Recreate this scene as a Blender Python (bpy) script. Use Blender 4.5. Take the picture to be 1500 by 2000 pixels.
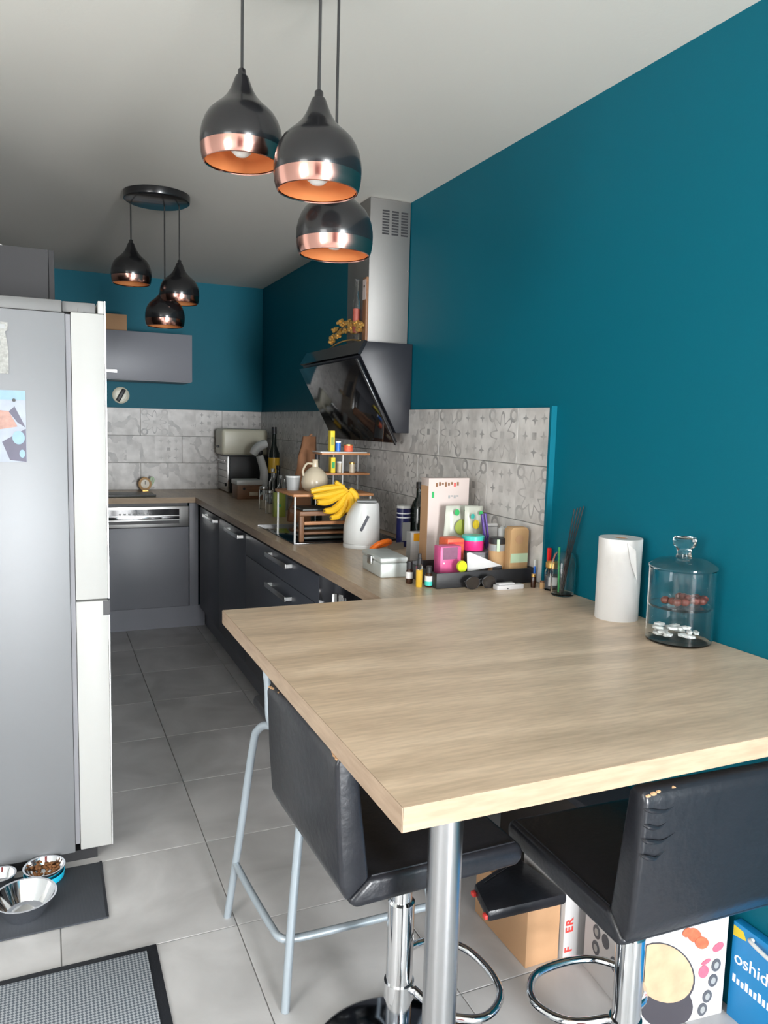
import bpy, bmesh, math, random
from mathutils import Vector, Matrix
random.seed(4)
for o in list(bpy.data.objects): bpy.data.objects.remove(o)
S = bpy.context.scene
COL = S.collection
PI = math.pi

# ------------------------------------------------------------------ camera
CAM = Vector((-1.5706, -5.9814, 1.4533)); YAW, PITCH, ROLL, FPX = .4166, -.1135, .0266, 1499.6
_cy, _sy, _cp, _sp = math.cos(YAW), math.sin(YAW), math.cos(PITCH), math.sin(PITCH)
FW = Vector((_sy*_cp, _cy*_cp, _sp)); R0 = Vector((_cy, -_sy, 0)); U0 = R0.cross(FW)
RT = R0*math.cos(ROLL) + U0*math.sin(ROLL); UP = -R0*math.sin(ROLL) + U0*math.cos(ROLL)
cd = bpy.data.cameras.new('camera'); cam = bpy.data.objects.new('camera', cd); COL.objects.link(cam)
cd.sensor_fit = 'VERTICAL'; cd.sensor_height = 36; cd.lens = FPX/2000*36; cd.clip_start = .02
M = Matrix((RT, UP, -FW)).transposed().to_4x4(); M.translation = CAM; cam.matrix_world = M
S.camera = cam
def on(axis, k, px, py):            # photo pixel -> point on the plane axis = k
    d = FW + RT*((px-750)/FPX) - UP*((py-1000)/FPX); i = 'xyz'.index(axis)
    return CAM + d*((k-CAM[i])/d[i])

# ------------------------------------------------------------------ light and exposure
S.view_settings.view_transform = 'Standard'; S.view_settings.look = 'None'
S.view_settings.exposure = 0.38; S.view_settings.gamma = 1; S.view_settings.use_curve_mapping = False
W = bpy.data.worlds.new('world'); S.world = W; W.use_nodes = True
W.node_tree.nodes['Background'].inputs[0].default_value = (.75, .87, 1, 1)
W.node_tree.nodes['Background'].inputs[1].default_value = 1.0
def area(name, loc, rot, sx, sy, power, col):
    l = bpy.data.lights.new(name, 'AREA'); l.shape = 'RECTANGLE'; l.size = sx; l.size_y = sy; l.energy = power; l.color = col
    o = bpy.data.objects.new(name, l); o.location = loc; o.rotation_euler = rot; COL.objects.link(o); return o
area('window_daylight', (-.62, -10.44, 1.12), (PI/2, 0, 0), 1.1, 2.1, 470, (.97, .985, 1))
area('side_fill_light', (-3.72, -6.4, 1.45), (PI/2, 0, -PI/2), 1.3, 1.3, 60, (1, .985, .96))  # extra fill from the left, added without a known source

# ------------------------------------------------------------------ materials
def mat(name, col, rough=.5, metal=0, trans=0, ior=1.45, spec=.5, bump=0, bscale=60, var=0, vscale=8, coat=0, stretch=None, alpha=None):
    m = bpy.data.materials.new(name); m.use_nodes = True; nt = m.node_tree; b = nt.nodes['Principled BSDF']
    b.inputs['Base Color'].default_value = (*col, 1); b.inputs['Roughness'].default_value = rough; b.inputs['Metallic'].default_value = metal
    b.inputs['Transmission Weight'].default_value = trans; b.inputs['IOR'].default_value = ior; b.inputs['Specular IOR Level'].default_value = spec
    b.inputs['Coat Weight'].default_value = coat
    if bump or var:
        tc = nt.nodes.new('ShaderNodeTexCoord'); vec = tc.outputs['Object']
        if stretch:
            mp = nt.nodes.new('ShaderNodeMapping'); mp.inputs['Scale'].default_value = stretch; nt.links.new(vec, mp.inputs[0]); vec = mp.outputs[0]
        if bump:
            n = nt.nodes.new('ShaderNodeTexNoise'); n.inputs['Scale'].default_value = bscale; n.inputs['Detail'].default_value = 3; nt.links.new(vec, n.inputs['Vector'])
            bp = nt.nodes.new('ShaderNodeBump'); bp.inputs['Strength'].default_value = bump; bp.inputs['Distance'].default_value = .01
            nt.links.new(n.outputs[0], bp.inputs['Height']); nt.links.new(bp.outputs[0], b.inputs['Normal'])
        if var:
            n = nt.nodes.new('ShaderNodeTexNoise'); n.inputs['Scale'].default_value = vscale; n.inputs['Detail'].default_value = 5; nt.links.new(vec, n.inputs['Vector'])
            mx = nt.nodes.new('ShaderNodeMix'); mx.data_type = 'RGBA'
            mx.inputs[6].default_value = (*[c*(1-var) for c in col], 1); mx.inputs[7].default_value = (*[min(1, c*(1+var)) for c in col], 1)
            nt.links.new(n.outputs[0], mx.inputs[0]); nt.links.new(mx.outputs[2], b.inputs['Base Color'])
    return m
class NT:
    """tiny node-math helper"""
    def __init__(s, m): s.nt = m.node_tree
    def n(s, t, **k):
        x = s.nt.nodes.new(t)
        for a, v in k.items(): setattr(x, a, v)
        return x
    def put(s, sock, v):
        if hasattr(v, 'is_output'): s.nt.links.new(v, sock)
        else: sock.default_value = v
    def m(s, op, *a):
        x = s.n('ShaderNodeMath', operation=op)
        for i, v in enumerate(a): s.put(x.inputs[i], v)
        return x.outputs[0]
    def mix(s, f, a, b):
        x = s.n('ShaderNodeMix', data_type='RGBA'); s.put(x.inputs[0], f)
        for i, v in ((6, a), (7, b)): s.put(x.inputs[i], v if hasattr(v, 'is_output') else (*v, 1))
        return x.outputs[2]
    def ramp(s, f, stops):
        x = s.n('ShaderNodeValToRGB'); s.put(x.inputs[0], f)
        e = x.color_ramp.elements
        while len(e) < len(stops): e.new(.5)
        for i, (p, c) in enumerate(stops): e[i].position = p; e[i].color = (*c, 1) if len(c) == 3 else c
        return x.outputs[0]

def wood_mat(name, c0, c1, c2, axis, rough=.38):
    m = bpy.data.materials.new(name); m.use_nodes = True; T = NT(m); b = T.nt.nodes['Principled BSDF']
    tc = T.n('ShaderNodeTexCoord'); mp = T.n('ShaderNodeMapping')
    sc = [7, 7, 7]; sc['xyz'.index(axis)] = .9; mp.inputs['Scale'].default_value = sc
    T.nt.links.new(tc.outputs['Object'], mp.inputs[0])
    n1 = T.n('ShaderNodeTexNoise'); n1.inputs['Scale'].default_value = 1.1; n1.inputs['Detail'].default_value = 6; n1.inputs['Distortion'].default_value = .9; T.nt.links.new(mp.outputs[0], n1.inputs['Vector'])
    n2 = T.n('ShaderNodeTexNoise'); n2.inputs['Scale'].default_value = 16; n2.inputs['Detail'].default_value = 4; T.nt.links.new(mp.outputs[0], n2.inputs['Vector'])
    base = T.ramp(n1.outputs[0], [(.30, c0), (.5, c1), (.68, c2)])
    fine = T.ramp(n2.outputs[0], [(.35, (.80, .78, .76)), (.62, (1, 1, 1))])
    x = T.n('ShaderNodeMix', data_type='RGBA', blend_type='MULTIPLY'); x.inputs[0].default_value = .8
    T.nt.links.new(base, x.inputs[6]); T.nt.links.new(fine, x.inputs[7]); T.nt.links.new(x.outputs[2], b.inputs['Base Color'])
    b.inputs['Roughness'].default_value = rough
    bp = T.n('ShaderNodeBump'); bp.inputs['Strength'].default_value = .06; T.nt.links.new(n2.outputs[0], bp.inputs['Height']); T.nt.links.new(bp.outputs[0], b.inputs['Normal'])
    return m

def splash_mat():
    """grey patchwork cement-look tile: every 20 cm square of a tile is marble, crosses or scrollwork"""
    m = bpy.data.materials.new('patchwork_tile'); m.use_nodes = True; T = NT(m); b = T.nt.nodes['Principled BSDF']
    uv = T.n('ShaderNodeUVMap'); sp = T.n('ShaderNodeSeparateXYZ'); T.nt.links.new(uv.outputs[0], sp.inputs[0])
    oi = T.n('ShaderNodeObjectInfo')
    u = T.m('MULTIPLY', sp.outputs[0], 5.0); v = T.m('MULTIPLY', sp.outputs[1], 5.0)
    cell = T.m('FLOOR', u)
    wn = T.n('ShaderNodeTexWhiteNoise', noise_dimensions='2D')
    cb = T.n('ShaderNodeCombineXYZ'); T.put(cb.inputs[0], cell); T.put(cb.inputs[1], T.m('MULTIPLY', oi.outputs['Random'], 91.7)); T.nt.links.new(cb.outputs[0], wn.inputs['Vector'])
    rnd = wn.outputs['Value']
    a = T.m('ABSOLUTE', T.m('SUBTRACT', T.m('MULTIPLY', T.m('FRACT', u), 2.), 1.)); c = T.m('ABSOLUTE', T.m('SUBTRACT', T.m('MULTIPLY', T.m('FRACT', v), 2.), 1.))
    r = T.m('SQRT', T.m('ADD', T.m('MULTIPLY', a, a), T.m('MULTIPLY', c, c)))
    th = T.m('ARCTAN2', c, a)
    def line(val, w): return T.m('LESS_THAN', T.m('ABSOLUTE', val), w)
    def orr(*x):
        o = x[0]
        for y in x[1:]: o = T.m('MAXIMUM', o, y)
        return o
    # scrollwork
    p1 = line(T.m('SUBTRACT', r, T.m('ADD', .62, T.m('MULTIPLY', .2, T.m('COSINE', T.m('MULTIPLY', th, 8.))))), .055)
    dx, dy = T.m('SUBTRACT', a, .72), T.m('SUBTRACT', c, .72)
    p2 = line(T.m('SUBTRACT', T.m('SQRT', T.m('ADD', T.m('MULTIPLY', dx, dx), T.m('MULTIPLY', dy, dy))), .2), .06)
    p3 = T.m('LESS_THAN', T.m('MAXIMUM', a, c), .13)
    scroll = orr(p1, p2, p3)
    # crosses
    def cross(x0, y0):
        ax, ay = T.m('ABSOLUTE', T.m('SUBTRACT', a, x0)), T.m('ABSOLUTE', T.m('SUBTRACT', c, y0))
        return T.m('LESS_THAN', T.m('ADD', T.m('MULTIPLY', T.m('MINIMUM', ax, ay), 3.2), T.m('MAXIMUM', ax, ay)), .2)
    crosses = orr(cross(.55, 0.), cross(0., .55), cross(.55, .62), T.m('MULTIPLY', p3, 1.))
    # marble veins
    tc = T.n('ShaderNodeTexCoord'); ad = T.n('ShaderNodeVectorMath', operation='ADD'); T.nt.links.new(tc.outputs['Object'], ad.inputs[0])
    cc = T.n('ShaderNodeCombineXYZ'); T.put(cc.inputs[0], T.m('MULTIPLY', oi.outputs['Random'], 30.)); T.put(cc.inputs[1], cell); T.nt.links.new(cc.outputs[0], ad.inputs[1])
    wv = T.n('ShaderNodeTexWave', wave_type='BANDS', bands_direction='DIAGONAL'); wv.inputs['Scale'].default_value = 2.2; wv.inputs['Distortion'].default_value = 9; wv.inputs['Detail'].default_value = 4; wv.inputs['Detail Scale'].default_value = 2
    T.nt.links.new(ad.outputs[0], wv.inputs['Vector'])
    vein = T.m('GREATER_THAN', wv.outputs['Fac'], .86)
    ns = T.n('ShaderNodeTexNoise'); ns.inputs['Scale'].default_value = 14; ns.inputs['Detail'].default_value = 6; T.nt.links.new(ad.outputs[0], ns.inputs['Vector'])
    s1 = T.m('GREATER_THAN', rnd, .66); s2 = T.m('GREATER_THAN', rnd, .33)
    pat = T.m('ADD', T.m('MULTIPLY', s1, scroll), T.m('MULTIPLY', T.m('SUBTRACT', s2, s1), crosses))
    pat = T.m('ADD', pat, T.m('MULTIPLY', T.m('SUBTRACT', 1., s2), T.m('MULTIPLY', vein, .8)))
    wear = T.ramp(ns.outputs[0], [(.38, (.12,)*3), (.62, (1, 1, 1))])
    f = T.m('MULTIPLY', T.m('MULTIPLY', pat, wear), .8)
    cloud = T.ramp(ns.outputs[0], [(.3, (.47, .455, .44)), (.7, (.70, .68, .66))])
    col = T.mix(f, cloud, (.22, .215, .215))
    T.nt.links.new(col, b.inputs['Base Color']); b.inputs['Roughness'].default_value = .42
    return m

def floor_mat():
    m = bpy.data.materials.new('grey_stone_tile'); m.use_nodes = True; T = NT(m); b = T.nt.nodes['Principled BSDF']
    tc = T.n('ShaderNodeTexCoord'); oi = T.n('ShaderNodeObjectInfo'); ad = T.n('ShaderNodeVectorMath', operation='ADD'); T.nt.links.new(tc.outputs['Object'], ad.inputs[0])
    cc = T.n('ShaderNodeCombineXYZ'); T.put(cc.inputs[0], T.m('MULTIPLY', oi.outputs['Random'], 40.)); T.nt.links.new(cc.outputs[0], ad.inputs[1])
    n = T.n('ShaderNodeTexNoise'); n.inputs['Scale'].default_value = 3.2; n.inputs['Detail'].default_value = 8; n.inputs['Distortion'].default_value = .6; T.nt.links.new(ad.outputs[0], n.inputs['Vector'])
    T.nt.links.new(T.ramp(n.outputs[0], [(.3, (.42, .41, .405)), (.7, (.66, .645, .64))]), b.inputs['Base Color'])
    b.inputs['Roughness'].default_value = .36
    return m

def weave_mat(name, c0, c1, scale):
    m = bpy.data.materials.new(name); m.use_nodes = True; T = NT(m); b = T.nt.nodes['Principled BSDF']
    tc = T.n('ShaderNodeTexCoord'); mp = T.n('ShaderNodeMapping'); mp.inputs['Rotation'].default_value = (0, 0, PI/4); T.nt.links.new(tc.outputs['Object'], mp.inputs[0])
    ck = T.n('ShaderNodeTexChecker'); ck.inputs['Scale'].default_value = scale; T.nt.links.new(mp.outputs[0], ck.inputs[0])
    ns = T.n('ShaderNodeTexNoise'); ns.inputs['Scale'].default_value = 6
    T.nt.links.new(tc.outputs['Object'], ns.inputs['Vector'])
    T.nt.links.new(T.mix(ck.outputs['Fac'], c0, c1), b.inputs['Base Color'])
    bp = T.n('ShaderNodeBump'); bp.inputs['Strength'].default_value = .5; bp.inputs['Distance'].default_value = .003
    T.nt.links.new(ck.outputs['Fac'], bp.inputs['Height']); T.nt.links.new(bp.outputs[0], b.inputs['Normal']); b.inputs['Roughness'].default_value = .9
    return m

K = {}
K['teal'] = mat('teal_paint', (.0004, .112, .162), .50, spec=.2, bump=.03, bscale=180)
K['ceil'] = mat('ceiling_paint', (.66, .64, .59), .9, bump=.03, bscale=90)
K['white_wall'] = mat('white_wall_paint', (.72, .71, .69), .85, bump=.03, bscale=120)
K['red_wall'] = mat('red_tint_paint', (.20, .02, .018), .8, bump=.03, bscale=120)  # red picked for its reflection in the copper lamp bands
K['grout'] = mat('grout', (.30, .295, .29), .9, bump=.05, bscale=200)
K['tile'] = splash_mat(); K['floor'] = floor_mat()
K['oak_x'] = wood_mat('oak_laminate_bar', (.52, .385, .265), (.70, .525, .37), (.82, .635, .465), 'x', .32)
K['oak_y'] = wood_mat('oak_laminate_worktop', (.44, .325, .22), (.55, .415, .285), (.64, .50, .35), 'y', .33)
K['oak_edge'] = wood_mat('oak_edge_band', (.35, .255, .17), (.385, .285, .192), (.41, .31, .212), 'x', .6)
K['oak_edge_side'] = wood_mat('oak_edge_band_side', (.34, .24, .165), (.39, .285, .20), (.43, .32, .225), 'y', .5)
K['anth'] = mat('anthracite_front', (.060, .066, .082), .38, var=.08, vscale=3)
K['tall'] = mat('shaded_tall_front', (.045, .044, .046), .6, spec=.3, var=.05, vscale=3)  # shade on the tall cabinet put into a darker grey
K['anth_grey'] = mat('grey_front', (.205, .212, .24), .42, var=.05, vscale=3)
K['plinth'] = mat('plinth_grey', (.19, .198, .23), .4, var=.06)
K['steel'] = mat('brushed_steel', (.62, .62, .61), .34, 1, bump=.05, bscale=40, stretch=(1, 1, 30))
K['chimney'] = mat('brushed_chimney_steel', (.25, .245, .235), .55, .9, bump=.03, bscale=40, stretch=(30, 30, 1))
K['chrome'] = mat('chrome', (.80, .81, .83), .08, 1, var=.02)
K['legsteel'] = mat('satin_leg_steel', (.48, .485, .50), .26, 1, bump=.02, bscale=50, stretch=(1, 1, 20))
K['fridge'] = mat('fridge_side_silver', (.20, .205, .213), .45, .2, var=.04, vscale=2)
K['fridge_cap'] = mat('fridge_cap_grey', (.13, .13, .127), .5, var=.05)
K['fridge_door'] = mat('fridge_door_edge', (.40, .40, .385), .5, var=.03, vscale=3)
K['gasket'] = mat('gasket_grey', (.20, .20, .215), .6, var=.05)
K['dark'] = mat('dark_plastic', (.018, .018, .02), .45, var=.1)
K['black'] = mat('satin_black_metal', (.010, .010, .011), .25, coat=.25, var=.1)
K['blackglass'] = mat('black_glass', (.008, .008, .010), .07, spec=.8, var=.1)
K['hoodblack'] = mat('hood_black_lacquer', (.016, .017, .022), .4, var=.1)
K['copper'] = mat('polished_copper', (.62, .33, .27), .17, 1, var=.05)
K['copper_in'] = mat('inner_copper', (.90, .36, .13), .5, .45, var=.06)
K['cord'] = mat('black_cord', (.02, .02, .02), .7, var=.1)
K['bulb'] = mat('opal_bulb', (.82, .80, .77), .3, var=.02)
K['leather'] = mat('black_leather', (.013, .014, .018), .30, bump=.13, bscale=45, var=.15, vscale=12)
K['worn'] = mat('worn_leather_tan', (.42, .25, .13), .8, bump=.2, var=.3, vscale=80)
K['grey_tube'] = mat('grey_powder_tube', (.36, .41, .45), .35, .3, var=.03)
K['glass'] = mat('clear_glass', (.98, .995, .99), .02, 0, 1, 1.28, var=.01)
K['white'] = mat('white_plastic', (.60, .61, .60), .35, var=.02)
K['paper'] = mat('white_paper', (.64, .63, .62), .85, bump=.08, bscale=70, var=.02)
K['cream'] = mat('cream_enamel', (.60, .58, .46), .35, var=.03)
K['beige'] = mat('beige_ceramic', (.50, .43, .32), .22, var=.08, vscale=20)
K['card'] = mat('brown_cardboard', (.48, .28, .15), .85, bump=.04, bscale=120, var=.06)
K['kraft'] = mat('kraft_paper', (.50, .31, .15), .8, bump=.1, bscale=60, var=.06)
K['boxwhite'] = mat('printed_white_card', (.52, .51, .51), .45, var=.02)
K['blush'] = mat('blush_white_card', (.52, .44, .41), .6, var=.03)
K['blue'] = mat('cyan_blue_card', (.01, .27, .62), .4, var=.04)
K['yellow'] = mat('yellow_print', (.80, .60, .03), .5, var=.05)
K['red'] = mat('red_print', (.75, .06, .05), .5, var=.08)
K['pinkred'] = mat('berry_print', (.80, .12, .18), .5, var=.3, vscale=60)
K['straw'] = mat('strawberry_print', (.85, .13, .06), .5, var=.45, vscale=70)
K['crepe'] = mat('crepe_print', (.52, .37, .23), .6, var=.3, vscale=22)
K['panprint'] = mat('pan_print', (.055, .05, .06), .5, var=.1)
K['iconprint'] = mat('icon_print', (.08, .085, .10), .6, var=.3, vscale=160)
K['whiteprint'] = mat('white_print', (.82, .85, .88), .5, var=.02)
K['pink'] = mat('hot_pink_tin', (.80, .035, .22), .35, var=.05)
K['pinkpack'] = mat('pink_pack', (.62, .10, .26), .4, var=.25, vscale=40)
K['mauve'] = mat('mauve_print', (.24, .10, .17), .5, var=.2, vscale=60)
K['teal_lid'] = mat('turquoise_lid', (.06, .52, .45), .35, var=.04)
K['lime'] = mat('lime_plastic', (.62, .72, .02), .35, var=.05)
K['redbrown'] = mat('red_brown_print', (.30, .07, .05), .5, var=.2, vscale=30)
K['purple'] = mat('purple_plastic', (.10, .05, .26), .4, var=.08)
K['green'] = mat('green_plastic', (.03, .35, .10), .4, var=.08)
K['olive'] = mat('lime_green_card', (.30, .36, .06), .5, var=.08)
K['orange'] = mat('orange_plastic', (.85, .17, .01), .4, var=.04)
K['orangeprint'] = mat('orange_print', (.88, .38, .01), .5, var=.04)
K['navy'] = mat('navy_tin', (.015, .018, .09), .3, var=.1)
K['brownglass'] = mat('brown_glass', (.035, .012, .006), .08, spec=.7, var=.1)
K['amber'] = mat('amber_oil', (.55, .33, .03), .12, var=.08)
K['wineglass'] = mat('dark_bottle_glass', (.008, .012, .010), .08, spec=.7, var=.1)
K['tinmetal'] = mat('grey_green_tin', (.52, .55, .53), .38, .25, var=.05)
K['lens'] = mat('smoked_lens', (.03, .025, .022), .08, spec=.8, var=.1)
K['banana'] = mat('banana_skin', (.75, .44, .02), .45, var=.18, vscale=14)
K['bananatip'] = mat('banana_tip', (.12, .07, .02), .7, var=.2)
K['gold'] = mat('gold_leaf', (.75, .46, .14), .32, .85, bump=.2, bscale=40, var=.15)
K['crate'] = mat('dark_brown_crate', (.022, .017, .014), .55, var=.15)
K['walnut'] = mat('walnut_wood', (.20, .095, .045), .5, var=.25, vscale=10, stretch=(1, 8, 8))
K['rackwood'] = mat('rack_board_wood', (.44, .20, .085), .5, var=.2, vscale=10, stretch=(1, 8, 8))
K['greyboard'] = mat('dark_slate_board', (.05, .055, .05), .4, var=.1)
K['bread'] = mat('brown_paper_bag', (.30, .14, .07), .8, bump=.5, bscale=18, var=.3, vscale=9)
K['lemonpack'] = mat('citrus_pouch_print', (.50, .51, .44), .35, var=.1, vscale=30)
K['choc'] = mat('chocolate_balls', (.13, .035, .025), .3, var=.25, vscale=30)
K['jarwhite'] = mat('lumpy_white', (.78, .80, .79), .5, bump=.3, bscale=60, var=.05)
K['matdark'] = weave_mat('charcoal_mat', (.045, .05, .06), (.055, .06, .07), 400)
K['matweave'] = weave_mat('grey_loop_mat', (.12, .14, .17), (.44, .47, .50), 155)
K['rubber'] = mat('black_rubber', (.018, .02, .026), .6, bump=.1, bscale=200, var=.1)
K['kibble'] = mat('kibble', (.26, .11, .04), .8, var=.3, vscale=90)
K['cyan'] = mat('cyan_plastic', (.02, .55, .80), .35, var=.05)
K['greyplastic'] = mat('grey_plastic', (.30, .31, .31), .4, var=.04)
K['mintprint'] = mat('mint_print', (.52, .68, .47), .6, var=.04)
K['redplastic'] = mat('red_plastic', (.75, .02, .02), .35, var=.05)
K['blueplastic'] = mat('blue_plastic', (.03, .16, .60), .35, var=.05)
K['photo'] = mat('print_lilac_sky', (.26, .29, .34), .4, var=.3, vscale=18)
K['photodark'] = mat('print_violet_dark', (.05, .045, .085), .4, var=.25, vscale=30)
K['photopink'] = mat('print_coral', (.33, .17, .13), .4, var=.45, vscale=70)
K['photoblue'] = mat('print_pale_blue', (.17, .29, .38), .4, var=.15, vscale=40)
K['lace'] = mat('silver_pattern_print', (.27, .27, .25), .5, var=.6, vscale=130)

# ------------------------------------------------------------------ mesh helpers
def NB(): return bmesh.new()
def box(bm, x0, x1, y0, y1, z0, z1, bev=0, seg=2):
    t = bmesh.new(); bmesh.ops.create_cube(t, size=1)
    for v in t.verts: v.co = ((x0+x1)/2+v.co.x*(x1-x0), (y0+y1)/2+v.co.y*(y1-y0), (z0+z1)/2+v.co.z*(z1-z0))
    if bev: bmesh.ops.bevel(t, geom=t.edges[:], offset=bev, segments=seg, affect='EDGES', profile=.5)
    return merge(bm, t)
def merge(bm, t, mtx=None):
    if mtx: bmesh.ops.transform(t, matrix=mtx, verts=t.verts[:])
    me = bpy.data.meshes.new('tmp'); t.to_mesh(me); t.free(); bm.from_mesh(me); bpy.data.meshes.remove(me); return bm
def BX(*a, **k): return box(NB(), *a, **k)
def lathe(bm, prof, seg=32, c=(0, 0), cap=True):
    rings = []
    for r, z in prof:
        if r < 1e-6: rings.append([bm.verts.new((c[0], c[1], z))])
        else: rings.append([bm.verts.new((c[0]+r*math.cos(2*PI*i/seg), c[1]+r*math.sin(2*PI*i/seg), z)) for i in range(seg)])
    for a, b in zip(rings, rings[1:]):
        for i in range(seg):
            j = (i+1) % seg
            if len(a) == 1 and len(b) == 1: continue
            if len(a) == 1: bm.faces.new((a[0], b[j], b[i]))
            elif len(b) == 1: bm.faces.new((a[i], a[j], b[0]))
            else: bm.faces.new((a[i], a[j], b[j], b[i]))
    if cap:
        if len(rings[0]) > 1: bm.faces.new(rings[0][::-1])
        if len(rings[-1]) > 1: bm.faces.new(rings[-1])
    bmesh.ops.recalc_face_normals(bm, faces=bm.faces[:])
    return bm
def LT(prof, **k): return lathe(NB(), prof, **k)
def smoothpath(pts, n=6, closed=False):
    P = [Vector(p) for p in pts]; out = []; N = len(P)
    rng = range(N if closed else N-1)
    for i in rng:
        p0 = P[i-1] if (i > 0 or closed) else P[i]; p1 = P[i]; p2 = P[(i+1) % N]; p3 = P[(i+2) % N] if (i+2 < N or closed) else p2
        for k in range(n):
            t = k/n; out.append(.5*((2*p1)+(p2-p0)*t+(2*p0-5*p1+4*p2-p3)*t*t+(3*p1-p0-3*p2+p3)*t**3))
    if not closed: out.append(P[-1])
    return out
def tube(bm, pts, r, seg=10, closed=False):
    P = [Vector(p) for p in pts]; N = len(P); rings = []; up = Vector((.13, .37, .92)).normalized(); prev = None
    for i, p in enumerate(P):
        a = P[i-1] if (i > 0 or closed) else p; b = P[(i+1) % N] if (i < N-1 or closed) else p
        t = (b-a).normalized()
        n = (prev - t*prev.dot(t)) if prev else (up - t*up.dot(t))
        if n.length < 1e-5: n = t.orthogonal()
        n.normalize(); prev = n; q = t.cross(n); rr = r(i/(N-1)) if callable(r) else r
        rings.append([bm.verts.new(p + (n*math.cos(2*PI*k/seg)+q*math.sin(2*PI*k/seg))*rr) for k in range(seg)])
    pairs = list(zip(rings, rings[1:])) + ([(rings[-1], rings[0])] if closed else [])
    for a, b in pairs:
        for k in range(seg): bm.faces.new((a[k], a[(k+1) % seg], b[(k+1) % seg], b[k]))
    if not closed: bm.faces.new(rings[0][::-1]); bm.faces.new(rings[-1])
    bmesh.ops.recalc_face_normals(bm, faces=bm.faces[:]); return bm
def TB(pts, r, **k): return tube(NB(), pts, r, **k)
def prism(bm, poly, axis, a, b, bev=0, seg=2):
    """polygon (2D) extruded along axis from a to b; poly axes are the two others in xyz order"""
    t = bmesh.new(); i = 'xyz'.index(axis); oth = [k for k in range(3) if k != i]
    def V(p, h):
        c = [0, 0, 0]; c[i] = h; c[oth[0]] = p[0]; c[oth[1]] = p[1]; return t.verts.new(c)
    A = [V(p, a) for p in poly]; B = [V(p, b) for p in poly]; n = len(poly)
    t.faces.new(A[::-1]); t.faces.new(B)
    for k in range(n): t.faces.new((A[k], A[(k+1) % n], B[(k+1) % n], B[k]))
    bmesh.ops.recalc_face_normals(t, faces=t.faces[:])
    if bev: bmesh.ops.bevel(t, geom=t.edges[:], offset=bev, segments=seg, affect='EDGES', profile=.5)
    return merge(bm, t)
def PR(*a, **k): return prism(NB(), *a, **k)
def disc(axis, c, ra, rb, th, seg=24):
    """thin elliptical plate, axis = thin direction"""
    bm = NB(); poly = [(ra*math.cos(2*PI*k/seg), rb*math.sin(2*PI*k/seg)) for k in range(seg)]
    i = 'xyz'.index(axis); oth = [k for k in range(3) if k != i]
    return prism(bm, [(c[oth[0]]+p[0], c[oth[1]]+p[1]) for p in poly], axis, c[i]-th/2, c[i]+th/2)
def sph(c, r, sub=2, sc=(1, 1, 1)):
    bm = NB(); bmesh.ops.create_icosphere(bm, subdivisions=sub, radius=r)
    for v in bm.verts: v.co = Vector((v.co.x*sc[0], v.co.y*sc[1], v.co.z*sc[2])) + Vector(c)
    return bm
ORI = {}
def obj(name, bm, m, parent=None, world=False, smooth=True, ang=35):
    """world=True: the mesh is in world coordinates, shift it into its parent's frame"""
    if parent is not None and world:
        off = ORI[parent.name]; bmesh.ops.translate(bm, verts=bm.verts[:], vec=-off)
    me = bpy.data.meshes.new(name)
    if smooth:
        for f in bm.faces: f.smooth = True
        for e in bm.edges:
            if len(e.link_faces) == 2 and e.calc_face_angle(0) > math.radians(ang): e.smooth = False
    bm.to_mesh(me); bm.free(); me.materials.append(K[m] if isinstance(m, str) else m)
    o = bpy.data.objects.new(name, me); COL.objects.link(o)
    if parent is not None: o.parent = parent; ORI[o.name] = ORI.get(parent.name, Vector()) .copy()
    return o
def tag(o, label, cat, group=None):
    o['label'] = label; o['category'] = cat
    if group: o['group'] = group
    return o
def thing(name, label, cat, loc=(0, 0, 0), rotz=0, group=None):
    o = bpy.data.objects.new(name, None); o.empty_display_size = .05; o.location = loc; o.rotation_euler = (0, 0, rotz); COL.objects.link(o)
    ORI[o.name] = Vector(loc); return tag(o, label, cat, group)
def struct(name, bm, m, parent=None):
    o = obj(name, bm, m, parent)
    if parent is None: o['kind'] = 'structure'; ORI[o.name] = Vector()
    return o
def solo(name, bm, m, label, cat, group=None):
    """a thing that is one mesh: origin put at its base centre"""
    xs = [v.co.x for v in bm.verts]; ys = [v.co.y for v in bm.verts]; zs = [v.co.z for v in bm.verts]
    c = Vector(((min(xs)+max(xs))/2, (min(ys)+max(ys))/2, min(zs))); bmesh.ops.translate(bm, verts=bm.verts[:], vec=-c)
    o = obj(name, bm, m); o.location = c; ORI[o.name] = c; return tag(o, label, cat, group)
def copy_of(o, parent):
    c = o.copy(); COL.objects.link(c); c.parent = parent
    for ch in list(o.children):
        copy_of(ch, c)
    return c
def text_mesh(name, s, size, m, parent, mtx, bold=0):
    cu = bpy.data.curves.new(name, 'FONT'); cu.body = s; cu.size = size; cu.extrude = .0004; cu.offset = bold
    t = bpy.data.objects.new('tmp_text', cu); COL.objects.link(t); me = bpy.data.meshes.new_from_object(t); bpy.data.objects.remove(t); bpy.data.curves.remove(cu)
    me.transform(mtx); me.materials.clear(); me.materials.append(K[m]); me.name = name
    o = bpy.data.objects.new(name, me); COL.objects.link(o); o.parent = parent; return o

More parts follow.
